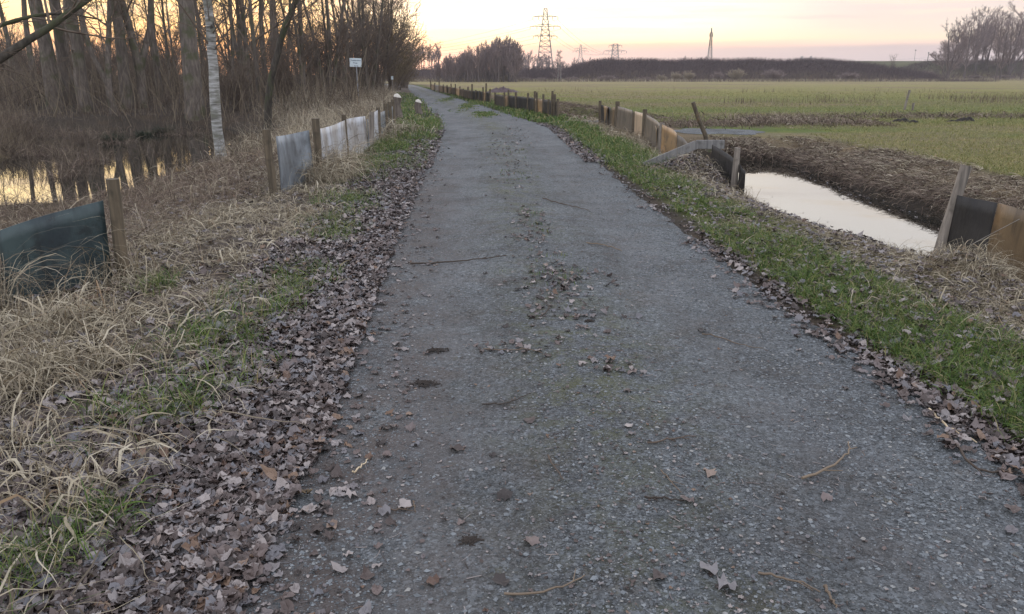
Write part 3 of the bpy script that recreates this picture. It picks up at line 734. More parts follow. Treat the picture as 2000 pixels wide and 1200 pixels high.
# -- far bank of the ditch: brown grass hanging to the water
def bank_blades(n, y0, y1, off0, off1, lmin, lmax, pl=D1):
    t = U(0, 1, n); y = y0 + (y1 - y0) * t; cx_ = np.interp(y, [p[1] for p in pl], [p[0] for p in pl]); x = cx_ + U(off0, off1, n)
    k = visible(x, y, .06); x, y = x[k], y[k]; n = len(x); sc = np.clip(y / 9, 1, 3)
    return blades(roots(x, y, .0), U(lmin, lmax, n), U(.004, .008, n) * sc, rng.normal(PI * 1.02, .75, n), U(.2, 1.1, n), U(.8, 2.4, n), 6, kink=False)
mb = MB()
def ring(n, d0, d1_, lmin, lmax, right=True):
    x = U(2.5, 9.5, n); y = U(7, 21.5, n); d = seg_dist(x, y, D1); c_ = np.interp(y, [p[1] for p in D1], [p[0] for p in D1])
    k = (d > d0) & (d < d1_) & ((x > c_) if right else (x < c_)) & visible(x, y); x, y, c_ = x[k], y[k], c_[k]; n = len(x); sc = np.clip(y / 9, 1, 3)
    kk = rng.random(n) < np.where(np.abs(d[k] - 2.6) < .7, np.clip(.55 + 2.2 * fbm(x, y, .8), .05, 1), 1); x, y, c_, sc = x[kk], y[kk], c_[kk], sc[kk]; n = len(x)
    tow = np.where(y > 18.4, np.arctan2(18.4 - y, c_ - x), np.where(x > c_, PI, 0.))
    return blades(roots(x, y), U(lmin, lmax, n), U(.004, .008, n) * sc, tow + rng.normal(0, .8, n), U(.1, .9, n), U(.8, 2.2, n), 6)
mb.add(*ring(110000, 1.28, 2.9, .10, .27)); mb.add(*ring(30000, 1.15, 1.6, .14, .3))
mb.add(*ring(9000, 2.8, 3.3, .08, .16))
mb.add(*ring(12000, 1.25, 2.3, .04, .10, False))
x = U(4.2, 12, 5000); y = 25.2 + rng.normal(0, .8, 5000) + .1 * x; mb.add(*strawmat(x, y, .2, .5, .004, .007, (.3, 1.3), (.6, 2)))
x = rng.normal(9, .8, 2200); y = rng.normal(27.5, .7, 2200); mb.add(*strawmat(x, y, .3, .6, .004, .007, (.3, 1.3), (.6, 2)))
x = rng.normal(15, 4.5, 3500); y = rng.normal(30.5, .9, 3500); mb.add(*strawmat(x, y, .2, .5, .004, .007, (.3, 1.3), (.6, 2)))
mb.add(*bank_blades(7000, 29, 60, .3, 1.8, .2, .5, D2))
mb.add(*bank_blades(4000, 29, 60, -1.6, -.5, .15, .4, D2))
o = mb.build('dry_grass', M['brown_grass']); tag(o, 'brown dead grass hanging down the far bank of the ditch', 'dry grass', kind='stuff')
mb = MB()
mb.add(*ring(30000, 1.4, 2.9, .10, .25)); mb.add(*ring(60000, 1.9, 3.1, .10, .25))
mb.add(*ring(12000, 1.35, 2.4, .04, .11, False))
x = rng.normal(9.2, .9, 900); y = rng.normal(27, .7, 900); mb.add(*strawmat(x, y, .3, .6, .004, .007, (.3, 1.3), (.6, 2)))
o = mb.build('dry_grass', M['straw']); tag(o, 'paler straws among the brown grass on the ditch banks', 'dry grass', kind='stuff')

# -- meadow
mb = MB()
x, y = scatter(90000, lambda y: 7.9 + 0 * y, lambda y: y * .72 + 2, 10, 30, 1.0)
k = (seg_dist(x, y, D1) > 2.5) & ~((np.hypot((x - 6.4) / 2.6, (y - 22.8) / 1.3)) < 1); x, y = x[k], y[k]; n = len(x)
mb.add(*blades(roots(x, y), U(.03, .10, n), U(.005, .010, n), U(0, 2 * PI, n), U(.5, 1.4, n), U(.2, 1.3, n), 3))
x, y = scatter(90000, lambda y: eR(y) + 3.4, lambda y: y * .72 + 2, 25, 75, 1.2)
x, y = x, y; n = len(x)
mb.add(*blades(roots(x, y), U(.04, .12, n), U(.009, .016, n) * np.clip(y / 35, 1, 2), U(0, 2 * PI, n), U(.5, 1.4, n), U(.2, 1.3, n), 3))
o = mb.build('meadow_grass', M['meadow']); tag(o, 'short grazed grass of the meadow beyond the ditch', 'grass', kind='stuff')
mb = MB()
for (x0, x1, yc, sy, n) in [(12, 42, 47, 2.0, 3200), (20, 42, 52, 1.5, 1800), (2, 40, 75, 3, 1200)]:
    x = U(x0, x1, n); y = rng.normal(yc, sy, n); k = fbm(x, y, .35) > -.05; x, y = x[k], y[k]; n = len(x)
    mb.add(*blades(roots(x, y), U(.2, .55, n), U(.012, .02, n), U(0, 2 * PI, n), U(1.1, 1.5, n), U(0, .6, n), 3, flatten=False))
o = mb.build('dry_stalks', M['brown_grass']); tag(o, 'band of dry brown stalks standing across the meadow', 'dry grass', kind='stuff')

# -- behind the left fence: brown grass, reeds, brush
mb = MB()
x, y = scatter(26000, -11.0, -3.3, 6.5, 26, 1.0)
k = (pond_sd(x, y) > .1) & (x < eL(y) - 1.9); x, y = x[k], y[k]
h_ = rng.random(len(x)) < .62
mb.add(*strawmat(x[h_], y[h_], .15, .4, .003, .006, (.0, .8), (.2, 1.3)))
mb.add(*strawmat(x[~h_], y[~h_], .2, .55, .003, .006, (.5, 1.4), (.2, 1.6)))
x, y = scatter(9000, -9, -3.4, 3.0, 13, 1.0); k = (x < -3.5 - .1 * (y < 6)) & (pond_sd(x, y) > .1); x, y = x[k], y[k]
mb.add(*strawmat(x, y, .25, .65, .0028, .005, (.6, 1.45), (.2, 1.5)))
o = mb.build('dry_grass', M['brown_grass']); tag(o, 'brown dead grass between the left fence and the pond', 'dry grass', kind='stuff')
mb = MB()
x, y = scatter(2600, -10, -3.6, 5.0, 20, 1.0); k = (pond_sd(x, y) > .1) & (x < eL(y) - 2.1); x, y = x[k], y[k]
mb.add(*strawmat(x, y, .3, .8, .003, .006, (.3, 1.4), (.2, 2.0), 7))
# reeds draped on the near-left sheet and round the posts
for (cx_, cy_, n, sp) in [(-3.55, 5.2, 130, .12), (-3.15, 5.9, 50, .1), (-3.0, 6.1, 70, .08), (-2.88, 11.75, 420, .16), (-2.85, 12.5, 620, .2), (-2.95, 13.6, 200, .2), (-3.35, 15.3, 120, .2), (-3.35, 18.4, 200, .3), (-3.3, 20.3, 240, .4), (-3.3, 22.5, 240, .5)]:
    x = rng.normal(cx_, sp, n); y = rng.normal(cy_, sp, n)
    mb.add(*strawmat(x, y, .5, 1.1, .003, .006, (.9, 1.55), (1.6, 3.2), 8, kink=False))
x = U(-5.2, -3.7, 150); y = U(4.2, 7.5, 150); mb.add(*strawmat(x, y, .7, 1.3, .003, .005, (1.0, 1.5), (.3, 1.6), 8))
o = mb.build('dry_grass', M['straw']); tag(o, 'long pale reed straws drooping over the left fence', 'dry grass', kind='stuff')

def stems(x, y, lmin, lmax, w0, w1, lean=.35, K=4, S_=3):
    n = len(x); a = U(0, 2 * PI, n); e0 = PI / 2 - np.abs(rng.normal(0, lean, n)); ln = U(lmin, lmax, n)
    P = np.zeros((n, K, 3)); P[:, 0] = np.stack([x, y, H(x, y) - .05], -1); 
    for k in range(1, K):
        a = a + rng.normal(0, .5, n); e0 = e0 - rng.normal(.05, .22, n)
        P[:, k] = P[:, k - 1] + (ln / (K - 1))[:, None] * np.stack([np.cos(e0) * np.cos(a), np.cos(e0) * np.sin(a), np.sin(e0)], -1)
    R = U(w0, w1, n)[:, None] * np.linspace(1, .25, K)[None]
    return tubes(P, R, S_)
mb = MB()
# wood floor: a mass of thin stems and dead grass
x, y = scatter(60000, lambda y: -y * .75 - 3, lambda y: eL(y) - 2.2, 17, 75, 1.25)
k = (pond_sd(x, y) > .25) & ~((y < 26) & (x > -9.5)) & (fbm(x, y, .35) > -.22); x, y = x[k], y[k]
k = rng.random(len(x)) < .15 + .85 * sstep(pond_sd(x, y), 3, 14); x, y = x[k], y[k]
t_ = (fbm(x, y, .5) > .0) & (pond_sd(x, y) > 7)
mb.add(*stems(x[t_], y[t_], .5, 1.9, .006, .012, .55)); mb.add(*stems(x[~t_], y[~t_], .3, 1.1, .006, .011, .9))
x, y = scatter(1500, lambda y: -y * .75 - 3, lambda y: eL(y) - 3, 22, 70, 1.2)
k = pond_sd(x, y) > 6; mb.add(*stems(x[k], y[k], 1.8, 4.2, .012, .028, 1.1, 6, 5))
x, y = scatter(3500, lambda y: -y * .75 - 3, lambda y: eL(y) - 3.4, 34, 75, 1.0)
mb.add(*stems(x, y, 1.3, 2.9, .009, .018, .25, 5))
o = mb.build('undergrowth', M['brush']); tag(o, 'tangled brown undergrowth on the floor of the wood', 'undergrowth', kind='stuff')
mb = MB()
x, y = scatter(42000, lambda y: -y * .75 - 3, lambda y: eL(y) - 1.6, 20, 62, 1.2)
k = (pond_sd(x, y) > .2) & ~((y < 25) & (x > -9.5)) & (fbm(x, y, .25) > -.15); x, y = x[k], y[k]; n = len(x)
mb.add(*blades(roots(x, y), U(.35, 1.1, n) * (.4 + .6 * sstep(pond_sd(x, y), 1, 8)), U(.008, .016, n), U(0, 2 * PI, n), U(.8, 1.5, n), U(.1, 1.8, n), 4, flatten=False))
o = mb.build('dry_grass', M['brown_grass']); tag(o, 'tall brown grass along the edge of the wood', 'dry grass', kind='stuff')
mb = MB()
x, y = scatter(15000, lambda y: eL(y) - 7.5, lambda y: eL(y) - 1.7, 17, 70, 1.3)
k = (pond_sd(x, y) > .3) & (fbm(x, y, .4) > -.2); x, y = x[k], y[k]; n = len(x)
mb.add(*blades(roots(x, y), U(.4, 1.15, n), U(.006, .011, n) * np.clip(y / 25, 1, 2.5), U(0, 2 * PI, n), U(.9, 1.5, n), U(.2, 2.2, n), 5, flatten=False))
o = mb.build('dry_grass', M['straw']); tag(o, 'tall pale dry grass in front of the wood, behind the left fence', 'dry grass', kind='stuff')
# shoreline brush left of the pond
mb = MB()
x = U(-26, -10, 9000); y = 21.8 + rng.gamma(2, 1.4, 9000); k = pond_sd(x, y) > .05; x, y = x[k], y[k]
mb.add(*stems(x, y, .3, .9, .004, .009, .6, 5))
x, y = scatter(2600, -10.2, -6.9, 11, 28, 1.0); k = (pond_sd(x, y) > -.35) & (pond_sd(x, y) < 1.2) & (fbm(x, y, .6) > -.1); mb.add(*stems(x[k], y[k], .3, 1.0, .003, .006, .7, 5))
o = mb.build('undergrowth', M['brush']); tag(o, 'low twiggy brush round the shores of the pond', 'undergrowth', kind='stuff')

# ------------------------------------------------------------------ trees
def kids(P, R, n, t0, t1, lf, ang, upk, K, rf=.55, jit=.12, sweep=0.0):
    """children branches of polylines P (N,K0,3) R (N,K0)"""
    Nn, K0, _ = P.shape
    t = rng.uniform(t0, t1, (Nn, n)) * (K0 - 1); i = np.clip(t.astype(int), 0, K0 - 2); f = (t - i)
    r_ = np.arange(Nn)[:, None]
    base = P[r_, i] * (1 - f[..., None]) + P[r_, i + 1] * f[..., None]
    rad = R[r_, i] * (1 - f) + R[r_, i + 1] * f
    T = norm(P[r_, i + 1] - P[r_, i])
    seglen = np.linalg.norm(np.diff(P, axis=1), axis=-1).sum(1)[:, None]
    rel = t / (K0 - 1)
    ln = seglen * lf * (1.15 - .65 * rel) * rng.uniform(.6, 1.3, (Nn, n))
    rv = rng.normal(0, 1, (Nn, n, 3)); pe = norm(rv - (rv * T).sum(-1, keepdims=True) * T)
    an = rng.normal(ang, ang * .28, (Nn, n))[..., None]
    D = norm(T * np.cos(an) + pe * np.sin(an))
    base = base.reshape(-1, 3); D = D.reshape(-1, 3); ln = ln.reshape(-1); rad = np.minimum(rad.reshape(-1) * rf, ln * .015)
    Q = np.zeros((len(base), K, 3)); Q[:, 0] = base
    for k in range(1, K):
        D = norm(D + rng.normal(0, jit, D.shape) + np.array([sweep, 0, upk]))
        Q[:, k] = Q[:, k - 1] + D * (ln / (K - 1))[:, None]
    RR = rad[:, None] * np.linspace(1, .3, K)[None]
    return Q, RR
def trunk_line(pts, K=14, wob=.0):
    pts = np.array(pts, float); s = np.linspace(0, 1, len(pts)); q = np.linspace(0, 1, K)
    # smooth interpolation
    P = np.stack([np.interp(q, s, pts[:, i]) for i in range(3)], -1)
    for _ in range(2): P[1:-1] = (P[:-2] + 2 * P[1:-1] + P[2:]) / 4
    P[1:-1] += rng.normal(0, wob, (K - 2, 3)) * np.array([1, 1, 0]); return P
def tree_meshes(name, stems_, levels, rmin=.004, S0=12, flare=1.18):
    """stems_: list of (points, r0, r1). levels: list of (n, t0, t1, lf, ang, up, K, S, rf)"""
    tb = MB(); cb = MB(); 
    K0 = 16
    P = np.stack([trunk_line(p, K0, .02 * r0 * 4) for p, r0, r1 in stems_])
    R = np.stack([r1 + (r0 - r1) * (1 - np.linspace(0, 1, K0)) ** .9 for p, r0, r1 in stems_])
    R[:, 0] *= flare; R[:, 1] *= 1 + (flare - 1) * .25
    R *= 1 + rng.normal(0, .025, R.shape)
    tb.add(*tubes(P, R, S0))
    cur = [(P, R)]
    for (n, t0, t1, lf, ang, upk, K, S_, rf) in levels:
        nxt = []
        for (p_, r_) in cur:
            q_, rr = kids(p_, r_, n, t0, t1, lf, ang, upk, K, rf)
            rr = np.maximum(rr, rmin); nxt.append((q_, rr)); cb.add(*tubes(q_, rr, S_))
        cur = nxt
    return mesh(name + '_trunk', np.concatenate(tb.v), tb.f), mesh(name + '_crown', np.concatenate(cb.v), cb.f)
def tall(meshes):
    return max(float(np.array([v.co.z for v in m_.vertices]).max()) if not m_.get('tall') else m_['tall'] for m_ in meshes)
def place_tree(name, meshes, mats, loc, rz=0, sc=1.0, label=None, group=None, cat='tree', sz=None):
    t = empty(name, loc, rz); t.scale = (sc, sc, sz or sc)
    tm, cm = meshes
    if not tm.materials: tm.materials.append(mats[0]); cm.materials.append(mats[1])
    link('trunk', tm, None, t); link('crown', cm, None, t)
    tag(t, label, cat, group); return t
st = lambda h, lx=0, ly=0, c=0: [(0, 0, -.3), (lx * .3 + c, ly * .3, h * .3), (lx * .65 - c, ly * .65, h * .65), (lx, ly, h)]
POPLAR = [(15, .42, .98, .28, .75, .10, 6, 5, .5), (6, .2, 1, .45, .65, .06, 4, 4, .6), (5, .2, 1, .45, .6, .04, 3, 3, .6), (4, .2, 1, .5, .6, .02, 3, 3, .7)]
SLIM = [(26, .10, .98, .22, .85, .10, 5, 4, .45), (6, .2, 1, .5, .65, .05, 4, 3, .6), (6, .2, 1, .5, .6, .03, 3, 3, .7)]
VASE = [(9, .25, .9, .62, .42, .10, 8, 5, .6), (7, .25, 1, .42, .5, .07, 5, 4, .6), (7, .2, 1, .42, .5, .05, 4, 3, .6), (5, .2, 1, .45, .5, .03, 3, 3, .7)]
T = {}
T['big'] = tree_meshes('big', [(st(20, .6, .3, .1), .43, .10)], POPLAR)
T['mid'] = tree_meshes('mid', [(st(17, -.9, .3, .25), .21, .05)], POPLAR)
T['fork'] = tree_meshes('fork', [([(0, 0, -.3), (.1, 0, 2), (-.5, .2, 6), (-1.6, .5, 15)], .26, .05), ([(.06, 0, 1.6), (.9, .1, 4), (1.2, 0, 9), (1.6, -.5, 14)], .17, .04)], POPLAR)
T['slim'] = tree_meshes('slim', [(st(11, .5, -.2, .15), .075, .015)], SLIM, .004, 8)
T['slim2'] = tree_meshes('slim2', [(st(9, -.9, .2, -.2), .06, .012), ([(0, .1, -.2), (.5, .3, 3), (1.2, .5, 8)], .05, .012)], SLIM, .004, 8)
T['vase'] = tree_meshes('vase', [(st(8, .4, 0, .1), .14, .04), ([(.1, 0, -.3), (.7, .3, 3), (1.8, .6, 8.5)], .11, .03), ([(-.1, 0, -.3), (-.6, -.2, 3), (-1.7, .2, 8)], .11, .03), ([(0, .1, -.3), (0, .6, 3.5), (-.3, 1.6, 8.5)], .09, .03)], SLIM, .004, 8)
WG = 'bare trees standing in the wood on the left'
def G3(x, y): return (x, y, float(H(x, y)))
mb_, mt = M['bark'], M['twig']
def wood_tree(px, y, key, label, rz=0, sc=1.0, mats=None, group=WG, sz=None):
    x = XD(px, y); return place_tree('bare_tree', T[key], mats or (mb_, mt), G3(x, y), rz, sc, label, group, sz=sz)
wood_tree(372, 36, 'big', 'massive grey poplar trunk just left of the white birch', 1.0, .95)
wood_tree(100, 38, 'big', 'thick double-looking trunk near the left edge of the wood', 2.5, .82)
wood_tree(126, 39.5, 'mid', 'broad trunk pressed against the thick one near the left edge', 4.0, 1.3)
wood_tree(158, 37, 'mid', 'stout straight trunk right of the two thickest left trunks', .6, 1.35)
wood_tree(66, 52, 'mid', 'medium trunk between the left picture edge and the thickest trunks', 3.3, .95)
wood_tree(28, 55, 'mid', 'slender trunk closest to the left edge of the picture', 1.7, .85)
wood_tree(212, 36, 'fork', 'tree leaning left with a curved thin trunk, left of the paired trunks', 3.6, .7)
wood_tree(240, 38, 'mid', 'leaning dark trunk, left one of the pair in the middle of the wood', 5.5, 1.25)
wood_tree(270, 38.5, 'fork', 'forked dark tree, right one of the pair in the middle of the wood', .4, 1.0)
wood_tree(306, 41, 'mid', 'thin straight trunk between the forked tree and the poplar', 4.4, .8)
wood_tree(330, 47, 'slim', 'very thin sapling left of the massive poplar', 2, 1.2)
wood_tree(450, 42, 'slim', 'first thin sapling right of the white birch', 1, 1.3)
wood_tree(486, 44, 'mid', 'slender dark trunk halfway between birch and crooked tree', 2.2, .75)
wood_tree(504, 41, 'slim', 'thin upright sapling left of the crooked dark tree', 5, 1.5)
wood_tree(518, 47, 'mid', 'straight trunk immediately behind the crooked dark tree', 3, .8)
wood_tree(590, 45, 'vase', 'many-stemmed bare tree just right of the crooked dark tree', 1.4, 1.0)
wood_tree(640, 50, 'vase', 'fan-shaped multi-stemmed tree left of the sign', .2, 1.15, (M['bark_dark'], mt))
wood_tree(672, 56, 'fork', 'spreading forked tree right behind the sign', 1.1, .62)
wood_tree(720, 60, 'vase', 'dense multi-stemmed tree to the right of the sign', 2.8, 1.3, (M['bark_dark'], mt))
# crooked dark tree leaning right
x0, y0 = XD(512, 31), 31.0
cx = lambda px, py, dy=0: (XD(px, 31, py) - x0, dy, ZD(py, 31) - float(H(x0, y0)))
pts = [(0, 0, -.4), cx(520, 190), cx(534, 130, .1), cx(545, 85, .1), cx(556, 45, .1), cx(582, 0, .1), cx(592, -90), cx(640, -260, .3), cx(650, -420, .3)]
T['crook'] = tree_meshes('crook', [(pts, .15, .05)], [(16, .25, 1, .20, .85, .05, 7, 5, .5)] + POPLAR[1:])
place_tree('bare_tree', T['crook'], (M['bark_dark'], mt), (x0, y0, float(H(x0, y0))), 0, 1, 'crooked dark tree leaning to the right, midway between birch and sign', WG)
# the birch
x0, y0 = XD(428, 22.5, 285), 22.5
bx = lambda px, py: (XD(px, 22.5, py) - x0, 0, ZD(py, 22.5) + .4)
pts = [(.08, 0, -.5), bx(426, 260), bx(418, 190), bx(414, 110), bx(409, 50), bx(405, 0), (XD(402, 22.5, -60) - x0, 0, 5), (-.25, .1, 7.5), (-.2, .2, 10), (-.1, .3, 13.5)]
T['birch'] = tree_meshes('birch', [(pts, .165, .07)], [(12, .34, 1, .15, .8, .02, 7, 5, .4), (7, .2, 1, .45, .65, -.03, 4, 3, .6), (7, .2, 1, .5, .6, -.05, 3, 3, .7)])
place_tree('birch_tree', T['birch'], (M['birch'], mt), (x0, y0, float(H(x0, y0))), 0, 1, 'white-barked birch at the edge of the pond', None)
# tree outside the left edge whose long limb crosses the corner
x0, y0 = -9.6, 12.0
def rel(px, py, y): return (XD(px, y, py) - x0, y - y0, ZD(py, y))
limb = [(-.6, 0, -.4), rel(-60, 160, 12.0), rel(0, 112, 12.2), rel(70, 72, 12.6), rel(140, 22, 13.0), rel(180, -4, 13.3), rel(250, -60, 13.8), rel(320, -90, 14.5)]
limb2 = [(-.7, .2, -.4), (-.9, .4, 1.5), rel(-30, 60, 13.5), rel(60, 30, 14.3), rel(130, 25, 15), rel(200, 40, 15.8)]
T['limb'] = tree_meshes('limb', [(limb, .075, .02), (limb2, .05, .012)], [(16, .15, 1, .22, .8, .02, 6, 4, .45), (5, .2, 1, .45, .7, .0, 4, 3, .6), (4, .2, 1, .5, .6, 0, 3, 3, .7)])
place_tree('leaning_tree', T['limb'], (M['bark_dark'], mt), (x0, y0, 0), 0, 1, 'dark mossy leaning stem crossing the top left corner', None)
# nameless depth of the wood
keys = ['mid', 'slim', 'slim2', 'fork', 'vase', 'slim', 'slim2', 'vase']
k = 0; tries = 0
while k < 30 and tries < 900:
    tries += 1
    y = random.uniform(44, 92); px = random.uniform(115, 745)
    if px < 400 and random.random() < .45: continue
    if px > 560 and y < 56: continue
    x = XD(px, y)
    if x > eL(y) - 5.0: continue
    k_ = random.choice(keys if px > 400 else ['slim', 'slim2', 'mid'])
    place_tree('bare_tree', T[k_], (mb_, mt), G3(x, y), random.uniform(0, 6.28), random.uniform(.75, 1.15) * (1.1 if 'slim' in k_ else .85), 'bare tree in the crowded depth of the wood on the left', 'bare trees in the depth of the wood')
    k += 1
# shrubs
def shrub(name, n, h, sp, r, up, seed=0, lv=None):
    ss = []
    for i in range(n):
        a = random.uniform(0, 6.28); d = random.uniform(.15, 1) ** .7 * sp; hh = h * random.uniform(.75, 1.05) * (1 - .35 * (d / sp) ** 2)
        ss.append(([(random.uniform(-.1, .1) * sp, random.uniform(-.1, .1) * sp, -.1), (d * .35 * math.cos(a), d * .35 * math.sin(a), hh * .45), (d * math.cos(a), d * math.sin(a), hh)], r, r * .3))
    return tree_meshes(name, ss, lv or [(9, .1, 1, .40, .55, up, 4, 3, .7), (6, .15, 1, .45, .55, up * .6, 3, 3, .8)], r * .35, 5, 1.0)
T['sh1'] = shrub('sh1', 26, 3.2, 2.0, .02, .05)
T['sh2'] = shrub('sh2', 22, 4.2, 1.5, .024, .12)
T['sh3'] = shrub('sh3', 20, 2.0, 2.2, .018, .0)
def bush(px, y, key, sc, label, group, mats=None, rz=None, sz=None, name='bare_bush'):
    x = XD(px, y); t = empty(name, G3(x, y), random.uniform(0, 6.28) if rz is None else rz); t.scale = (sc, sc, sz or sc)
    mats = mats or (mt, mt)
    tm, cm = T[key]
    for nm, mm, ma in (('stems', tm, mats[0]), ('twigs', cm, mats[1])):
        if not mm.materials: mm.materials.append(ma)
        o = link(nm, mm, None, t)
        if mm.materials[0] != ma:
            o.material_slots[0].link = 'OBJECT'; o.material_slots[0].material = ma
    tag(t, label, 'bush', group); return t
SG = 'bushes along the edge of the wood'
gold = (M['twig'], M['twig_gold'])
for (px, y, key, sc, lab) in [(690, 62, 'sh2', 1.5, 'dense brown bush directly behind the sign'), (735, 66, 'sh2', 1.7, 'tall reddish bush right of the sign'), (762, 72, 'sh2', 2.0, 'tall bush with drooping tips at the right end of the wood'),
                              (775, 82, 'sh1', 1.9, 'broad bush beside the bend of the track, left side'), (790, 96, 'sh1', 1.8, 'last bush of the wood before the track disappears'), (650, 58, 'sh1', 1.3, 'low brown bush left of the sign post'), (600, 54, 'sh2', 1.1, 'upright bush behind the tall brown grass left of the sign'),
                              (550, 40, 'sh2', .8, 'twiggy bush at the foot of the crooked tree'), (460, 38, 'sh1', .8, 'low bush right behind the birch'), (130, 27, 'sh3', .45, 'low tangled bush on the far shore of the pond, left'), (300, 50, 'sh1', .8, 'low bush on the rise behind the pond'), (30, 27, 'sh3', .5, 'low sprawling bush at the left picture edge above the pond')]:
    bush(px, y, key, sc, lab, SG, gold if px in (762, 775) else None)
for i in range(30):
    y = random.uniform(46, 96); px = random.uniform(-20, 770); x = XD(px, y)
    if x > eL(y) - 3.5: continue
    bush(px, y, random.choice(['sh1', 'sh2', 'sh1']), random.uniform(.9, 1.4), 'bare bush in the shaded understorey of the wood', 'bushes in the understorey of the wood')
# willow whips with golden tips against the sky at the wood's right end
T['willow'] = tree_meshes('willow', [(st(7, .3, 0, .1), .16, .05), ([(.1, 0, -.3), (1.0, .3, 3), (2.6, .6, 7)], .12, .03), ([(-.1, 0, -.3), (-.8, -.2, 3), (-2.0, .2, 7)], .12, .03)], [(14, .3, 1, .45, .6, -.02, 6, 4, .5), (8, .2, 1, .5, .6, -.10, 5, 3, .6), (7, .2, 1, .6, .5, -.16, 4, 3, .7)])
wt = [(740, 70, 1.15, 'tall willow with fine drooping twigs right of the sign'), (768, 78, 1.2, 'willow with golden drooping twigs where the wood ends against the sky'), (700, 64, 1.0, 'willow crown behind the sign'), (785, 100, 1.0, 'small willow farthest along the left edge of the track')]
for px, y, s_, lab in wt: wood_tree(px, y, 'willow', lab, random.uniform(0, 6), s_, (M['bark_dark'], M['twig_gold'] if px != 740 else mt), None)

# copse in the middle distance
FAR = [(14, .12, .97, .42, .5, .12, 6, 4, .6), (9, .2, 1, .42, .5, .1, 4, 3, .7), (7, .2, 1, .42, .45, .08, 3, 3, .8), (3, .2, 1, .5, .45, .06, 2, 3, .9)]
T['far1'] = tree_meshes('far1', [(st(11, .3, 0, .1), .22, .06)], FAR, .022, 6)
T['far2'] = tree_meshes('far2', [(st(9, -.5, 0, .1), .18, .05), ([(.1, 0, -.3), (.8, .3, 3), (2.0, .6, 8.5)], .14, .04)], FAR, .022, 6)
HT = {k_: tall(T[k_]) for k_ in ('far1', 'far2')}
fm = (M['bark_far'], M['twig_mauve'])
prof = [(856, 118), (880, 106), (905, 96), (930, 86), (955, 76), (985, 68), (1005, 72), (1015, 88)]
for i in range(110):
    px = random.uniform(848, 1012); y = random.uniform(165, 196)
    ty = np.interp(px, [p[0] for p in prof], [p[1] for p in prof]) + random.uniform(-4, 22)
    h_ = ZD(ty, y); x = XD(px, y)
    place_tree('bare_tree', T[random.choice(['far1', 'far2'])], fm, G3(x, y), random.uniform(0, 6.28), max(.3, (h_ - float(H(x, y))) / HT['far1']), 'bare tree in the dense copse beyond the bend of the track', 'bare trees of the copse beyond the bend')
for i in range(16):
    px = random.uniform(795, 860); y = random.uniform(190, 260); ty = random.uniform(100, 125); h_ = ZD(ty, y)
    place_tree('bare_tree', T['far1'], fm, G3(XD(px, y), y), random.uniform(0, 6.28), h_ / HT['far1'], 'hazy bare tree over the far end of the track', 'hazy bare trees over the far end of the track')
for i in range(52):
    px = 1012 + 370 * (i + random.random()) / 52; y = random.uniform(300, 380)
    ty = np.interp(px, [1010, 1040, 1075, 1100, 1200, 1380], [92, 96, 104, 112, 111, 110]) + random.uniform(-3, 7); h_ = ZD(ty, y)
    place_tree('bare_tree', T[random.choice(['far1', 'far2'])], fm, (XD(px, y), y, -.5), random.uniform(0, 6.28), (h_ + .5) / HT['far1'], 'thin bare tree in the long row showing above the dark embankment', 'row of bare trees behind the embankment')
# trees on the right
RB = [(13, .18, .95, .52, .62, .05, 7, 5, .6), (9, .2, 1, .42, .5, .08, 5, 4, .6), (6, .15, 1, .60, .40, .10, 4, 3, .7), (4, .1, 1, .7, .38, .08, 3, 3, .8)]
T['r1'] = tree_meshes('r1', [(st(15, -.6, 0, .2), .30, .07), ([(0, 0, 1.5), (1.2, 0, 5), (2.2, 0, 13)], .2, .05)], RB, .009, 8)
T['r2'] = tree_meshes('r2', [(st(16, .9, 0, -.3), .24, .06)], RB, .009, 8)
T['r3'] = tree_meshes('r3', [([(0, 0, -.3), (.1, 0, 3), (-.6, 0, 7), (-1.2, 0, 12)], .34, .08), ([(.3, 0, -.3), (.8, 0, 4), (1.6, 0, 11)], .3, .06), ([(-.2, 0, .6), (-2.2, .2, 4.2), (-5.4, 0, 6.6)], .2, .05), ([(.2, 0, 1), (2.2, .2, 5), (3.6, 0, 9)], .18, .05)], RB, .009, 8)
HT.update({k_: tall(T[k_]) for k_ in ('r1', 'r2', 'r3')})
RG = 'bare trees on the bank at the far right'
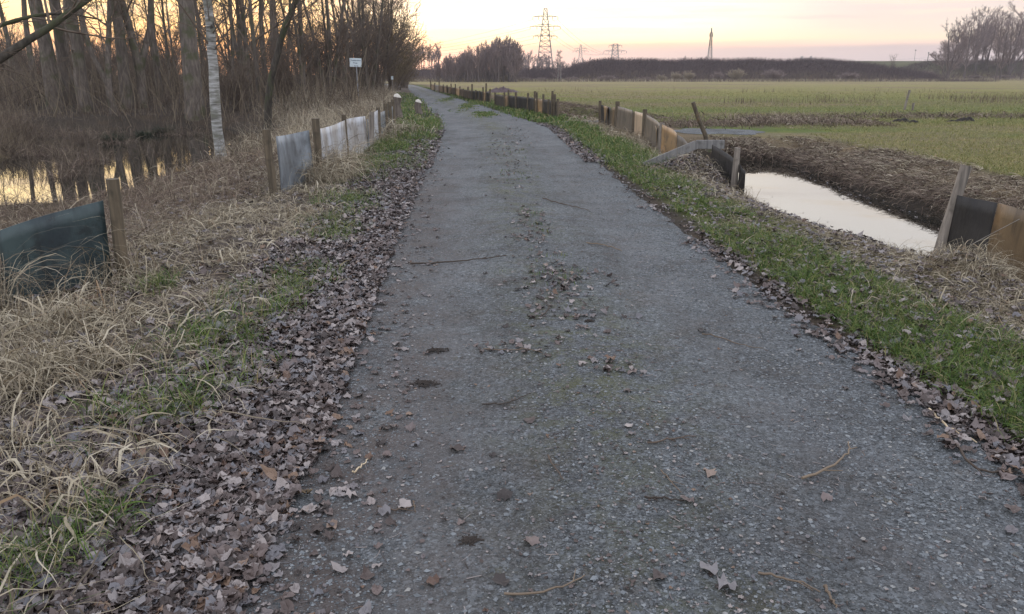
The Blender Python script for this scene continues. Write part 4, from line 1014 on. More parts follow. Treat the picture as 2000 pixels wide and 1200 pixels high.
for (px, y, bz, ty, key, rz, lab, mats) in [
        (1850, 215, None, 33, 'r3', 0, 'broad dark multi-stemmed tree, leftmost of the right-hand trees', None),
        (1884, 240, None, 14, 'r1', 1.0, 'forked tree just right of the broad multi-stemmed one', None),
        (1904, 246, None, 12, 'r2', .2, 'right-leaning tree near the middle of the right-hand trees', None),
        (1925, 250, None, 8, 'r1', 2.6, 'tall forked tree behind the two pale-stemmed ones', None),
        (1946, 215, None, 16, 'r2', 3.4, 'pale thin-stemmed tree, left of the pale pair', 'p'),
        (1954, 217, None, 22, 'r1', 4.1, 'pale slender tree, right of the pale pair', 'p'),
        (1996, 214, None, -18, 'r1', 5.3, 'tall tree cut by the right edge of the picture', None),
        (1868, 262, None, 30, 'r2', 5.0, 'slender tree set back behind the broad multi-stemmed one', None),
        (1940, 266, None, 18, 'r2', 1.9, 'slender tree set back behind the middle of the right-hand trees', None),
        (1975, 262, None, 20, 'r1', 0.2, 'tree set back left of the one cut by the picture edge', None),
        (1872, 250, None, 24, 'r3', 2.6, 'spreading tree close behind the broad multi-stemmed one', None), (1900, 258, None, 12, 'r3', 0.5, 'twiggy tree between the forked and the right-leaning one', None),
        (1914, 262, None, 8, 'r1', 4.6, 'twiggy tree set back behind the right-leaning one', None), (1972, 245, None, 0, 'r3', 3.4, 'spreading tree just right of the pale pair', None),
        (2035, 225, None, -10, 'r1', 2.2, 'tree standing just outside the right edge', None)]:
    x = XD(px, y); g_ = float(H(x, y)); h_ = ZD(ty, y) - g_
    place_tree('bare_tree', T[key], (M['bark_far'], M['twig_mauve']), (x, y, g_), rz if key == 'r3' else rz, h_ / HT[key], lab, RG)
# bushes before the embankment
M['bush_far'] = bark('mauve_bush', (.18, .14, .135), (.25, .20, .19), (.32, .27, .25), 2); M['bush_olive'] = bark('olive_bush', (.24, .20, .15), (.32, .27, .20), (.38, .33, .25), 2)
T['fb1'] = shrub('fb1', 46, 3.2, 2.3, .05, .03); T['fb2'] = shrub('fb2', 40, 4.4, 1.6, .05, .10)
mm_ = (M['bush_far'], M['bush_far']); gg_ = (M['bush_olive'], M['bush_olive'])
BG = 'bushes in front of the dark embankment'
for (px, w_, ty, key, mats, lab) in [
        (870, 24, 150, 'sh1', mm_, 'round bush at the left foot of the copse'), (968, 28, 147, 'sh1', mm_, 'round dark bush under the right half of the copse'), (992, 34, 145, 'sh1', gg_, 'olive round bush under the right end of the copse'),
        (1025, 34, 150, 'sh1', mm_, 'low reddish bush right of the copse'), (1058, 30, 150, 'sh1', mm_, 'low bush beneath the large pylon'), (1118, 34, 149, 'sh1', mm_, 'round bush right of the two pale birch stems'),
        (1184, 56, 146, 'sh1', mm_, 'wide low round bush, leftmost before the embankment'), (1258, 34, 149, 'sh1', mm_, 'dark low bush left of the three pale upright ones'),
        (1292, 30, 145, 'sh2', gg_, 'first pale upright bush before the embankment'), (1320, 30, 139, 'sh2', gg_, 'second pale upright bush before the embankment'), (1345, 34, 137, 'sh2', gg_, 'third and tallest pale upright bush before the embankment'),
        (1402, 30, 138, 'sh1', mm_, 'round bush joined to the left side of the largest one'), (1438, 44, 132, 'sh1', gg_, 'largest round bush in the middle before the embankment'), (1512, 52, 133, 'sh1', mm_, 'broad domed bush right of the largest round bush'),
        (1660, 56, 140, 'sh1', mm_, 'spreading dark bush at the low right end of the embankment'), (1742, 40, 142, 'sh1', mm_, 'dark bush under the fan-shaped tree'), (1785, 50, 138, 'sh1', mm_, 'brown bush left of the broad multi-stemmed tree'), (1812, 40, 136, 'sh1', mm_, 'brown bush at the foot of the broad multi-stemmed tree'), (1905, 40, 146, 'sh3', mm_, 'low bush below the right-hand trees'), (1965, 50, 146, 'sh3', mm_, 'low bush at the right picture edge')]:
    y = 181 if px < 1700 else 225
    x = XD(px, y); wm = w_ / FPX * y; hm = ZD(ty, y) - float(H(x, y))
    key = {'sh1': 'fb1', 'sh2': 'fb2', 'sh3': 'fb1'}[key]
    base = {'fb1': (5.6, tall(T['fb1'])), 'fb2': (4.6, tall(T['fb2'])), 'sh1': (5.6, 3.9), 'sh2': (4.6, 5.2), 'sh3': (6.0, 2.5)}[key]
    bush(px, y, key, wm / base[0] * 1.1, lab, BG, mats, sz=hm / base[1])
x = XD(1741, 262); place_tree('bare_tree', T['vase'], fm, G3(x, 262), 0, (ZD(104, 262) - float(H(x, 262))) / tall(T['vase']) , 'small fan-shaped bare tree on the green dam', None)
for i, px in enumerate((1089, 1095)):
    T['pb%d' % i] = tree_meshes('pb%d' % i, [(st(6.2, .2 * (1 - 2 * i), 0, .1), .10, .04)], SLIM, .012, 6)
    place_tree('birch_tree', T['pb%d' % i], (M['birch'], M['twig_mauve']), G3(XD(px, 178), 178), 0, 1, ['left', 'right'][i] + ' one of two pale birch stems in front of the embankment', None)
# bramble skin over the embankment
def skin(n, x0, x1, y0, y1, lmin, lmax, w0, w1):
    x = U(x0, x1, n); y = U(y0, y1, n); k = ridge(x, y) > .25; return stems(x[k], y[k], lmin, lmax, w0, w1, .7, 4)
mb = MB(); mb.add(*skin(42000, 4, 100, 184, 202, .5, 1.5, .02, .04))
mb.add(*skin(24000, 104, 200, 234, 262, .5, 1.6, .025, .05))
mb.add(*skin(9000, -36, 24, 184, 204, .5, 1.6, .02, .04))
x = U(-36, 105, 9000); y = U(176, 186, 9000); mb.add(*stems(x, y, .4, 1.1, .02, .04, .7, 4))
o = mb.build('brambles', M['bramble']); tag(o, 'dark mauve brambles covering the embankment behind the meadow', 'brambles', kind='stuff')
mb = MB(); x = U(-30, 190, 9000); y = np.where(x > 90, U(206, 218, 9000), U(172, 178, 9000)); n = len(x)
mb.add(*blades(roots(x, y), U(.4, 1.0, n), U(.04, .07, n), U(0, 2 * PI, n), U(.9, 1.5, n), U(0, 1, n), 3, flatten=False))
o = mb.build('dry_grass', M['straw']); tag(o, 'pale reed fringe along the far edge of the meadow', 'dry grass', kind='stuff')

# flooded brown tussocks
mb = MB(); ms = MB()
for (px, py, n, sx_, sy) in [(70, 300, 900, 1.3, 1.0), (150, 262, 800, 1.6, 1.4), (20, 262, 700, 1.8, 1.4), (165, 318, 420, .5, .8), (120, 345, 260, .3, .6), (462, 296, 260, .4, .8), (350, 262, 380, 1.0, .8), (505, 282, 500, .7, 1.4), (225, 280, 200, .5, .6), (290, 300, 60, .4, .5)]:
    cx_, cy_ = W(px, py, -.6); x = rng.normal(cx_, sx_ * .6, n); y = rng.normal(cy_, sy * .6, n)
    rt = np.stack([x, y, np.maximum(S(x, y), -.72)], -1); mb.add(*blades(rt, U(.25, .8, n), U(.006, .012, n), U(0, 2 * PI, n), U(.6, 1.5, n), U(.4, 2.2, n), 5, flatten=False))
    m_ = n // 3; P = rt[:m_]; v, q = stems(P[:, 0], P[:, 1], .5, 1.4, .004, .009, .7, 5); ms.add(v, q)
o = mb.build('dry_grass', M['brown_grass']); tag(o, 'brown grass tussocks standing in the flooded pond', 'dry grass', kind='stuff')
o = ms.build('undergrowth', M['brush']); tag(o, 'thin brown stems rising out of the pond', 'undergrowth', kind='stuff')
# sedge tufts in the pond
for (px, py, s_, lab) in [(222, 262, .6, 'dark sedge tussock standing in the pond, left one'), (320, 246, .6, 'dark sedge tussock at the far shore of the pond, right one'), (282, 250, .45, 'small dark sedge tussock between the two larger ones')]:
    x, y = W(px, py + 14, -.6); n = 420; t = U(0, 2 * PI, n); r_ = .45 * s_ * np.sqrt(rng.random(n))
    rt = np.stack([x + r_ * np.cos(t), y + r_ * np.sin(t), np.full(n, -.72)], -1)
    v, q = blades(rt, U(.45, .95, n) * s_, U(.012, .02, n), t, U(.9, 1.5, n), U(.2, 1.5, n), 5, flatten=False)
    o = link('sedge_tussock', mesh('sedge_tussock', v, q), M['sedge']); tag(o, lab, 'sedge', 'sedge tussocks in the pond')

# ------------------------------------------------------------------ fences
def post_mesh(h, r, lx=0, ly=0, depth=.25, S_=12):
    mb = MB(); K = 7; t = np.linspace(0, 1, K)
    P = np.stack([lx * t, ly * t, -depth + (h + depth) * t], -1); P[1:-1, :2] += rng.normal(0, r * .06, (K - 2, 2))
    R = r * (1.05 - .1 * t) * (1 + rng.normal(0, .03, K))
    mb.tube(P, R, S_); return mb
def panel(x0, y0, x1, y1, z0, z1, h0, h1, bulge=.05, lean=.0, wave=.02, nx_=16, nz=8, th=.006, droop=.0):
    """thin bent plastic sheet between two ground points"""
    u = np.linspace(0, 1, nx_)[None]; v = np.linspace(0, 1, nz)[:, None]
    dx, dy = x1 - x0, y1 - y0; ln = math.hypot(dx, dy); nx2, ny2 = -dy / ln, dx / ln
    zb = z0 + (z1 - z0) * u - .12; zt = z0 + h0 + (z1 + h1 - z0 - h0) * u - droop * np.sin(PI * u)
    z = zb + (zt - zb) * v
    ph = random.uniform(0, 6)
    off = bulge * np.sin(PI * u) * (.4 + .6 * v) + lean * v + wave * .8 * np.sin(u * 4 + ph) * v + wave * .15 * np.sin(u * 9 + ph * 2 + v * 3)
    X_ = x0 + dx * u + nx2 * off; Y_ = y0 + dy * u + ny2 * off
    F = np.stack([X_ + 0 * z, Y_ + 0 * z, z], -1).reshape(-1, 3); B = F + np.array([nx2, ny2, 0]) * th
    n = nx_ * nz; idx = np.arange(n).reshape(nz, nx_)
    q1 = np.stack([idx[:-1, :-1], idx[:-1, 1:], idx[1:, 1:], idx[1:, :-1]], -1).reshape(-1, 4); q2 = q1[:, ::-1] + n
    rim = np.concatenate([idx[0], idx[1:, -1], idx[-1, -2::-1], idx[-2:0:-1, 0]]); r2 = np.roll(rim, -1)
    q3 = np.stack([rim, rim + n, r2 + n, r2], -1)
    mb = MB(); mb.add(np.vstack([F, B]), [q1, q2, q3]); return mb
def fence(label, posts, panels, group):
    x0, y0 = posts[0][:2]; base = (x0, y0, float(H(x0, y0)))
    root = empty('plastic_sheet_fence', base); tag(root, label, 'fence', group)
    for (x, y, h, r, lx, ly, mat) in posts:
        z = float(H(x, y)); o = post_mesh(h, r, lx, ly).build('post', M[mat], root); o.location = (x - base[0], y - base[1], z - base[2])
    for (xa, ya, xb, yb, ha, hb, mat, bul, lean, dr) in panels:
        mb = panel(xa - base[0], ya - base[1], xb - base[0], yb - base[1], float(H(xa, ya)) - base[2], float(H(xb, yb)) - base[2], ha, hb, bul, lean, droop=dr)
        mb.build('sheet', M[mat], root)
    return root
FG = 'low plastic sheet fences beside the track'
fence('dark teal sheet fence with one thick brown post at the near left', [(-3.08, 6.05, .80, .05, .03, 0, 'post')],
      [(-3.16, 6.04, -3.62, 5.45, .64, .52, 'sheet_teal', -.05, .02, 0), (-3.62, 5.45, -4.35, 4.2, .52, .5, 'sheet_teal', .06, .0, .03)], FG)
fence('grey and white sheet fence with leaning posts and reeds over it, left side',
      [(-3.16, 10.5, .86, .055, -.04, 0, 'post'), (-2.95, 12.15, .92, .058, 0, 0, 'post'), (-3.22, 15.6, .80, .05, -.02, 0, 'post'), (-3.12, 17.6, .76, .06, .06, .1, 'post_grey'), (-3.2, 19.4, .78, .05, 0, 0, 'post'), (-3.3, 21.2, .8, .06, 0, 0, 'post'), (-3.4, 22.6, .82, .06, 0, 0, 'post'), (-3.6, 24.6, .8, .06, 0, 0, 'post')],
      [(-3.1, 10.62, -2.99, 12.05, .76, .76, 'sheet_pale', .07, .03, .02), (-2.95, 12.3, -3.18, 15.5, .74, .70, 'sheet_white', .05, .03, .03),
       (-3.2, 15.7, -3.02, 16.9, .70, .72, 'sheet_white', .06, .04, .0), (-3.02, 16.9, -3.1, 17.5, .66, .62, 'sheet_pale', .02, 0, .0), (-3.12, 17.8, -3.2, 19.3, .62, .72, 'sheet_white', .06, .0, .0), (-3.2, 19.5, -3.3, 21.1, .62, .62, 'sheet_pale', .04, 0, .0), (-3.32, 21.4, -3.4, 22.5, .6, .6, 'sheet_dark', .04, 0, .0), (-3.42, 22.8, -3.6, 24.5, .6, .6, 'sheet_pale', .04, 0, .0)], FG)
fence('near right sheet fence, black with a tan sunset sheen, with a leaning post by the ditch', [(3.93, 7.2, .90, .052, .19, .02, 'post_grey'), (4.55, 4.6, .85, .05, 0, 0, 'post')],
      [(4.0, 7.15, 4.12, 6.75, .66, .67, 'sheet_dark', -.03, .06, 0), (4.12, 6.75, 4.32, 5.6, .67, .66, 'sheet_tan_sheen', -.06, .05, 0), (4.32, 5.6, 4.5, 4.65, .66, .66, 'sheet_tan_sheen', -.05, .03, 0)], FG)
fence('sheet fence with an amber sunset sheen and a cream panel left of the ditch crossing',
      [(2.93, 26.9, .73, .05, -.02, 0, 'post'), (3.06, 25.0, .5, .04, 0, 0, 'post'), (3.12, 24.3, .80, .07, .03, 0, 'post'), (3.3, 21.9, .58, .05, 0, 0, 'post'), (3.34, 20.4, .72, .06, 0, 0, 'post'), (3.2, 17.3, .66, .06, .02, 0, 'post_grey'), (3.42, 15.3, .52, .045, 0, 0, 'post_grey')],
      [(2.95, 26.8, 3.04, 25.1, .60, .58, 'sheet_dark', .03, 0, 0), (3.0, 26.2, 3.04, 25.5, .58, .56, 'sheet_orange_sheen', .06, -.05, 0), (3.06, 24.9, 3.1, 24.4, .6, .62, 'sheet_tan_sheen', 0, 0, 0), (3.12, 24.1, 3.28, 22.0, .66, .62, 'sheet_grey', .03, 0, 0),
       (3.3, 21.8, 3.33, 20.5, .62, .60, 'sheet_cream', .05, 0, .01), (3.34, 20.2, 3.22, 17.5, .60, .62, 'sheet_grey', .02, 0, .0), (3.36, 19.6, 3.26, 18.0, .52, .52, 'sheet_tan_sheen', .05, -.03, .0), (3.2, 17.2, 3.32, 16.2, .64, .58, 'sheet_orange_sheen', .04, 0, 0), (3.32, 16.2, 3.42, 15.4, .57, .50, 'sheet_grey', .02, 0, 0)], FG)
fence('short black sheet fence end beside the leaf mound, with a square stake', [(3.56, 12.75, .66, .05, .03, 0, 'post_grey')],
      [(3.42, 13.7, 3.62, 12.7, .50, .44, 'sheet_dark', .03, 0, 0), (3.62, 12.7, 3.66, 12.45, .44, .40, 'sheet_dark', 0, .0, 0)], FG)
fence('low black sheet fence bordering the gravel ditch crossing', [(3.95, 18.9, .4, .04, 0, 0, 'post')], [(3.98, 18.8, 4.75, 18.3, .34, .12, 'sheet_dark', .02, 0, 0)], FG)
# farther fences built from many short sheets
def long_fence(label, pix, tall, colours, group):
    posts = []; panels = []
    for i, (px, py) in enumerate(pix):
        x, y = W(px, py); posts.append((x, y, .62 + .22 * random.random() + tall[i % len(tall)], .04 + .02 * random.random(), random.uniform(-.03, .03), 0, 'post'))
    for (a, b_), c_ in zip(zip(posts[:-1], posts[1:]), colours):
        if c_ is None: continue
        panels.append((a[0], a[1] + .05, b_[0], b_[1] + .05, .60, .60, c_, random.uniform(-.04, .06), random.uniform(-.04, .04), 0))
    return fence(label, posts, panels, group)
long_fence('black sheet fence with many stakes and amber sunset glints, right of the track bend',
           [(968, 209), (985, 214), (993, 214), (1008, 217), (1030, 220), (1045, 223), (1049, 226), (1060, 228), (1071, 231), (1078, 233), (1083, 234), (1089, 235)], [0, .12, .1, .05],
           ['sheet_dark', 'sheet_orange_sheen', 'sheet_dark', 'sheet_dark', 'sheet_dark', 'sheet_tan_sheen', 'sheet_orange_sheen', 'sheet_dark', 'sheet_dark', 'sheet_dark', 'sheet_dark'], FG)
long_fence('farthest dark sheet fence following the track to its vanishing bend',
           [(842, 175), (850, 178), (858, 180), (866, 182), (874, 184), (882, 186), (890, 188), (898, 190), (906, 193), (914, 195), (922, 197), (930, 198), (938, 200), (944, 201), (949, 202), (957, 203)], [0, .1, .25, .02],
           ['sheet_dark', 'sheet_pale', 'sheet_dark', 'sheet_dark', 'sheet_dark', 'sheet_dark', 'sheet_orange_sheen', 'sheet_dark', 'sheet_dark', 'sheet_dark', 'sheet_dark', 'sheet_dark', 'sheet_dark', 'sheet_orange_sheen', 'sheet_dark'], FG)
# planks of the culvert surround
root = empty('plank_edging', (2.38, 14.1, float(H(2.38, 14.1)))); tag(root, 'two silvered planks, one sloping and one level, above the leaf mound', 'planks')
for (a, b_) in [((2.34, 14.15, .02), (3.22, 14.0, .42)), ((3.21, 14.02, .42), (3.70, 13.98, .425))]:
    c_ = [(a[i] + b_[i]) / 2 - root.location[i] for i in range(3)]; ln = math.dist(a, b_)
    mb = MB(); mb.box(c_, (ln, .045, .15), math.atan2(b_[1] - a[1], b_[0] - a[0]), -math.asin((b_[2] - a[2]) / ln)); o = mb.build('plank', M['board'], root, False)
    bv = o.modifiers.new('b', 'BEVEL'); bv.width = .005
# leaning pole with branch stubs
x, y = W(1388, 277); pr = empty('leaning_pole', (x, y, float(H(x, y)))); tag(pr, 'long thin pole leaning left beside the gravel ditch crossing', 'pole')
dx = XD(1357, y) - x; hz = ZD(200, y) - float(H(x, y))
mb = MB(); mb.tube([(.02, 0, -.2), (dx * .3, 0, hz * .33), (dx * .65 - .02, 0, hz * .66), (dx, 0, hz)], [.06, .055, .05, .05], 10)
for f, s_ in ((.42, .09), (.75, .06)): mb.tube([(dx * f, 0, hz * f), (dx * f + s_, -.02, hz * f + s_ * .8)], [.018, .012], 6)
mb.build('shaft', M['post'], pr)
mb = MB(); mb.tube([(0, 0, -.05), (.02, 0, .1), (0, 0, .2)], [.13, .09, .07], 9); mb.build('foot', M['bark'], pr)
# stakes in the meadow
for (px, pb, pt, r_, lab, lx) in [(1764, 218, 177, .05, 'tall pale stake with a frayed top, standing alone in the meadow', .05), (1782, 218, 202, .05, 'short light stump stake right of the tall meadow stake', 0)]:
    x, y = W(px, pb); g_ = float(H(x, y)); h_ = ZD(pt, y) - g_
    rt = empty('meadow_stake', (x, y, g_)); tag(rt, lab, 'stake'); post_mesh(h_, r_, lx * 3, 0).build('shaft', M['post_grey'], rt)
    mb = MB(); mb.tube([(lx * 3 - .01, 0, h_ - .12), (lx * 3 + .01, 0, h_ + .015)], [r_ * 1.15, r_ * 1.1], 8); mb.build('cap', M['post_grey'], rt)
# molehills
def heap(name, px, py, w_, h_, mat, lab, cat, grp=None, d_=None):
    x, y = W(px, py); z0 = float(H(x, y)); R = 22; A = 40
    rr = np.linspace(0, 1, R)[:, None]; th = np.linspace(0, 2 * PI, A, endpoint=False)[None]
    X_ = w_ * rr * np.cos(th); Y_ = (d_ or w_ * .6) * rr * np.sin(th)
    Zz = h_ * (1 - rr ** 1.6) * (1 + 1.4 * fbm(X_ * 1.0 + px, Y_, 3.5)) + .4 * h_ * fbm(X_ + px, Y_, 9) - .02 - .05 * rr ** 4
    idx = np.arange(R * A).reshape(R, A)
    q = np.stack([idx[:-1], np.roll(idx[:-1], -1, 1), np.roll(idx[1:], -1, 1), idx[1:]], -1).reshape(-1, 4)[:, ::-1]
    o = link(name, mesh(name, np.stack([X_, Y_, Zz + 0 * X_], -1).reshape(-1, 3), [q]), mat, None, (x, y, z0)); tag(o, lab, cat, grp); return o
MG = 'molehills in the meadow'
heap('molehill', 1760, 241, .42, .13, M['soil'], 'black molehill below the tall meadow stake, left of the pair', 'molehill', MG)
heap('molehill', 1781, 243, .30, .12, M['soil'], 'small black molehill, right of the pair below the stake', 'molehill', MG)
heap('molehill', 1865, 242, .40, .14, M['soil'], 'black molehill farther right in the meadow', 'molehill', MG)
heap('molehill', 1884, 241, .42, .15, M['soil'], 'largest black molehill, rightmost in the meadow', 'molehill', MG)
heap('molehill', 1894, 228, .5, .10, M['soil'], 'flat dark earth patch behind the rightmost molehills', 'molehill', MG)
heap('brush_heap', 982, 181, 1.7, .30, M['bramble'], 'low grey heap of cut brush in the meadow beyond the far fence', 'brush heap', None, 2)
# stumps beside the left fence
for (px, pb, pt, r_, lab) in [(778, 240, 190, .14, 'dead stump with a whitish cut top behind the left fence'), (818, 228, 200, .13, 'broken pale stump right of the taller one, beside the track')]:
    x, y = W(px, pb); g_ = float(H(x, y)); h_ = ZD(pt, y) - g_
    rt = empty('tree_stump', (x, y, g_)); tag(rt, lab, 'tree stump')
    mb = MB(); mb.tube([(0, 0, -.2), (.02, 0, h_ * .3), (-.04, 0, h_ * .7), (0, 0, h_)], [r_ * 1.5, r_, r_ * .95, r_ * 1.05], 12, False); mb.build('trunk', M['bark'], rt)
    mb = MB(); mb.tube([(0, 0, h_ - .03), (.01, 0, h_ + .05), (.04, 0, h_ + .09)], [r_ * 1.0, r_ * .85, r_ * .4], 12); mb.build('cut_top', M['fungus'], rt)

# ------------------------------------------------------------------ sign
x, y = XD(700, 42, 190), 42.0; g_ = float(H(x, y)); zt = ZD(114, y); zb = ZD(131, y); sw = 22 / FPX * y
sr = empty('information_sign', (x, y, g_)); tag(sr, 'white rectangular notice board on a grey steel pole at the wood edge', 'sign')
mb = MB(); mb.tube([(0, .03, -.2), (-.03, .03, zt - g_ - .05)], [.032, .03], 10); mb.build('pole', M['steel'], sr)
mb = MB(); mb.box((-.05, 0, (zt + zb) / 2 - g_), (sw, .012, zt - zb), 0, .03); bd = mb.build('board', M['sign_white'], sr, False)
bv = bd.modifiers.new('b', 'BEVEL'); bv.width = .004
for i, (t, sz_, ox) in enumerate([('Angelgewässer', .085, -.03), ('Privat', .095, -.07), ('Verein', .085, -.03)]):
    cu = bpy.data.curves.new('lettering', 'FONT'); cu.body = t; cu.size = sz_; cu.align_x = 'CENTER'; cu.extrude = .001; cu.offset = .002
    tmp = bpy.data.objects.new('lettering_curve', cu); me = bpy.data.meshes.new_from_object(tmp); bpy.data.objects.remove(tmp); me.name = 'lettering'; me.materials.clear(); o = link('lettering', me, M['sign_ink'], bd)
    o.location = (ox, -.009, zt - g_ - .13 - i * .135); o.rotation_euler = (PI / 2, .03, 0)
x, y = XD(766, 60, 150), 60.0; g_ = float(H(x, y)); rt = empty('marker_post', (x, y, g_)); tag(rt, 'thin pale marker post far along the left edge of the track', 'post')
h_ = ZD(149, y) - g_; post_mesh(h_, .045).build('shaft', M['post_grey'], rt)
mb = MB(); mb.box((0, -.06, h_ - .12), (.16, .02, .24)); mb.build('plate', M['sign_white'], rt, False)

# ------------------------------------------------------------------ pylons, mast, poles, wires
def lattice(mb, h, w0, w1, n, r, z0=0, power=1.0):
    """four legs with cross bracing"""
    zs = z0 + (h - z0) * (np.linspace(0, 1, n + 1) ** .9); ww = w0 + (w1 - w0) * ((zs - z0) / (h - z0)) ** power
    c4 = [(-1, -1), (1, -1), (1, 1), (-1, 1)]
    for k in range(n):
        for i in range(4):
            a, b_ = c4[i], c4[(i + 1) % 4]
            A = (a[0] * ww[k], a[1] * ww[k], zs[k]); A2 = (a[0] * ww[k + 1], a[1] * ww[k + 1], zs[k + 1])
            B = (b_[0] * ww[k], b_[1] * ww[k], zs[k]); B2 = (b_[0] * ww[k + 1], b_[1] * ww[k + 1], zs[k + 1])
            mb.tube([A, A2], r, 4, False); mb.tube([A, B2], r * .5, 3, False); mb.tube([B, A2], r * .5, 3, False); mb.tube([A2, B2], r * .6, 3, False)
def pylon(label, px, y, top, arms, w0, w1, n, r, tips=True):
    x = XD(px, y); H_ = ZD(top, y); rt = empty('power_pylon', (x, y, 0)); tag(rt, label, 'pylon', 'power pylons on the horizon')
    mb = MB(); lattice(mb, H_, w0, w1, n, r); mb.build('tower', M['lattice'], rt)
    ends = []
    for (py, half) in arms:
        z = ZD(py, y); hw = half / FPX * y; mb = MB(); ww = w0 + (w1 - w0) * z / H_
        for s in (-1, 1):
            mb.tube([(s * ww * .5, -ww * .5, z), (s * hw, 0, z)], [r, r * .6], 4, False); mb.tube([(s * ww * .5, ww * .5, z), (s * hw, 0, z)], [r, r * .6], 4, False)
            mb.tube([(s * ww * .5, 0, z + hw * .14), (s * hw, 0, z)], [r * .8, r * .6], 4, False)
            for f in (.35, .65): mb.tube([(s * hw * f, 0, z), (s * hw * f, 0, z + hw * .14 * (1 - f))], r * .5, 3, False)
        a_ = mb.build('cross_arm', M['lattice'], rt)
        for s in (-1, 1):
            for f in (1.0, .55):
                mb = MB(); e0 = (s * hw * f, 0, z); mb.tube([e0, (e0[0], 0, z - r * 9)], r * .9, 5); ends.append((x + e0[0], y, z - r * 9))
                mb.build('insulator', M['wire'], a_)
    return ends
e1 = pylon('largest lattice pylon, with three cross arms, right of the copse', 1064, 420, 17, [(33, 23), (52, 28), (71, 22)], 4.6, .7, 12, .15)
e2 = pylon('small distant pylon between the two larger ones', 1133, 900, 88, [(95, 11), (100, 14)], 3.5, .7, 8, .17)
e3 = pylon('twin-legged pylon with one broad T arm above the embankment', 1200, 620, 86, [(100, 21), (89, 12)], 4.0, 1.6, 9, .17)
e4 = pylon('faint tiny pylon low on the horizon, left of two', 1563, 1100, 110, [(116, 9)], 3.2, .8, 6, .25)
e5 = pylon('faint tiny pylon low on the horizon, right of two', 1581, 1150, 110, [(115, 10)], 3.2, .8, 6, .25)
def wires(label, A, B, sag, r=.05, n=18):
    mb = MB()
    for a, b_ in zip(A, B):
        t = np.linspace(0, 1, n)[:, None]; P = np.array(a) * (1 - t) + np.array(b_) * t; P[:, 2] -= sag * 4 * (t * (1 - t))[:, 0]
        mb.tube(P, r, 3, False)
    o = mb.build('power_lines', M['wire']); tag(o, label, 'power lines')
wires('sagging cables from the largest pylon down to the left behind the wood', e1[::2], [(-190 + 6 * i, 640, 20 + 2.2 * (i // 2)) for i in range(6)], 9, .05)
wires('sagging cables between the largest pylon and the twin-legged one', e1[:4], e3[:4], 7, .06)
wires('faint cables low over the horizon at the right', [(a[0], a[1], a[2]) for a in e5[:2]] + e4[:2], [(XD(1900, 1100), 1100, 22), (XD(1905, 1100), 1100, 25), (XD(1900, 1000), 1000, 26), (XD(1903, 1000), 1000, 19)], 4, .09)
y = 330; x = XD(1384, y); h_ = ZD(57, y); rt = empty('lattice_mast', (x, y, 0)); tag(rt, 'slim reddish lattice radio mast above the dark embankment', 'mast')
zmid = ZD(90, y)
mb = MB(); lattice(mb, zmid, 1.25, .5, 9, .08); mb.build('lower_lattice', M['lattice'], rt)
mb = MB(); lattice(mb, h_ - 1.2, .48, .28, 7, .08, zmid); mb.build('upper_lattice', M['rust'], rt)
mb = MB(); mb.tube([(0, 0, h_ - 1.5), (0, 0, h_ + .4)], [.30, .26], 8)
for s in (-1, 1): mb.box((s * .6, 0, h_ - 2.2), (.18, .18, 1.2)); mb.tube([(0, 0, h_ - 2.2), (s * .6, 0, h_ - 2.2)], .05, 4)
mb.build('antenna', M['lattice'], rt)
for px, pt, y, lab in [(1782, 97, 330, 'very thin pale pole on the green dam'), (1808, 102, 300, 'dark thin pole left of the right-hand trees')]:
    x = XD(px, y); g_ = float(H(x, y)); h_ = ZD(pt, y) - g_; rt = empty('utility_pole', (x, y, g_)); tag(rt, lab, 'pole')
    mb = MB(); mb.tube([(0, 0, -.3), (0, 0, h_)], [.14, .10] if px == 1808 else [.08, .05], 8); mb.build('shaft', M['lattice'], rt)
    mb = MB(); mb.box((0, 0, h_ - .3), (.5, .2, .35)); mb.build('head', M['lattice'], rt, False)

# ------------------------------------------------------------------ air
hz = MB(); hz.box((40, 560, 48), (1500, 1300, 106)); hb = hz.build('haze', None, None, False); hb['kind'] = 'stuff'; hb['label'] = 'thin evening haze over the fields'
m, b = material('haze'); N.remove(b); pv = nd('ShaderNodeVolumePrincipled'); pv.inputs['Color'].default_value = (.86, .84, .90, 1); pv.inputs['Density'].default_value = .00045; pv.inputs['Anisotropy'].default_value = .3
L.new(pv.outputs[0], N['Material Output'].inputs['Volume']); hb.data.materials.append(m)

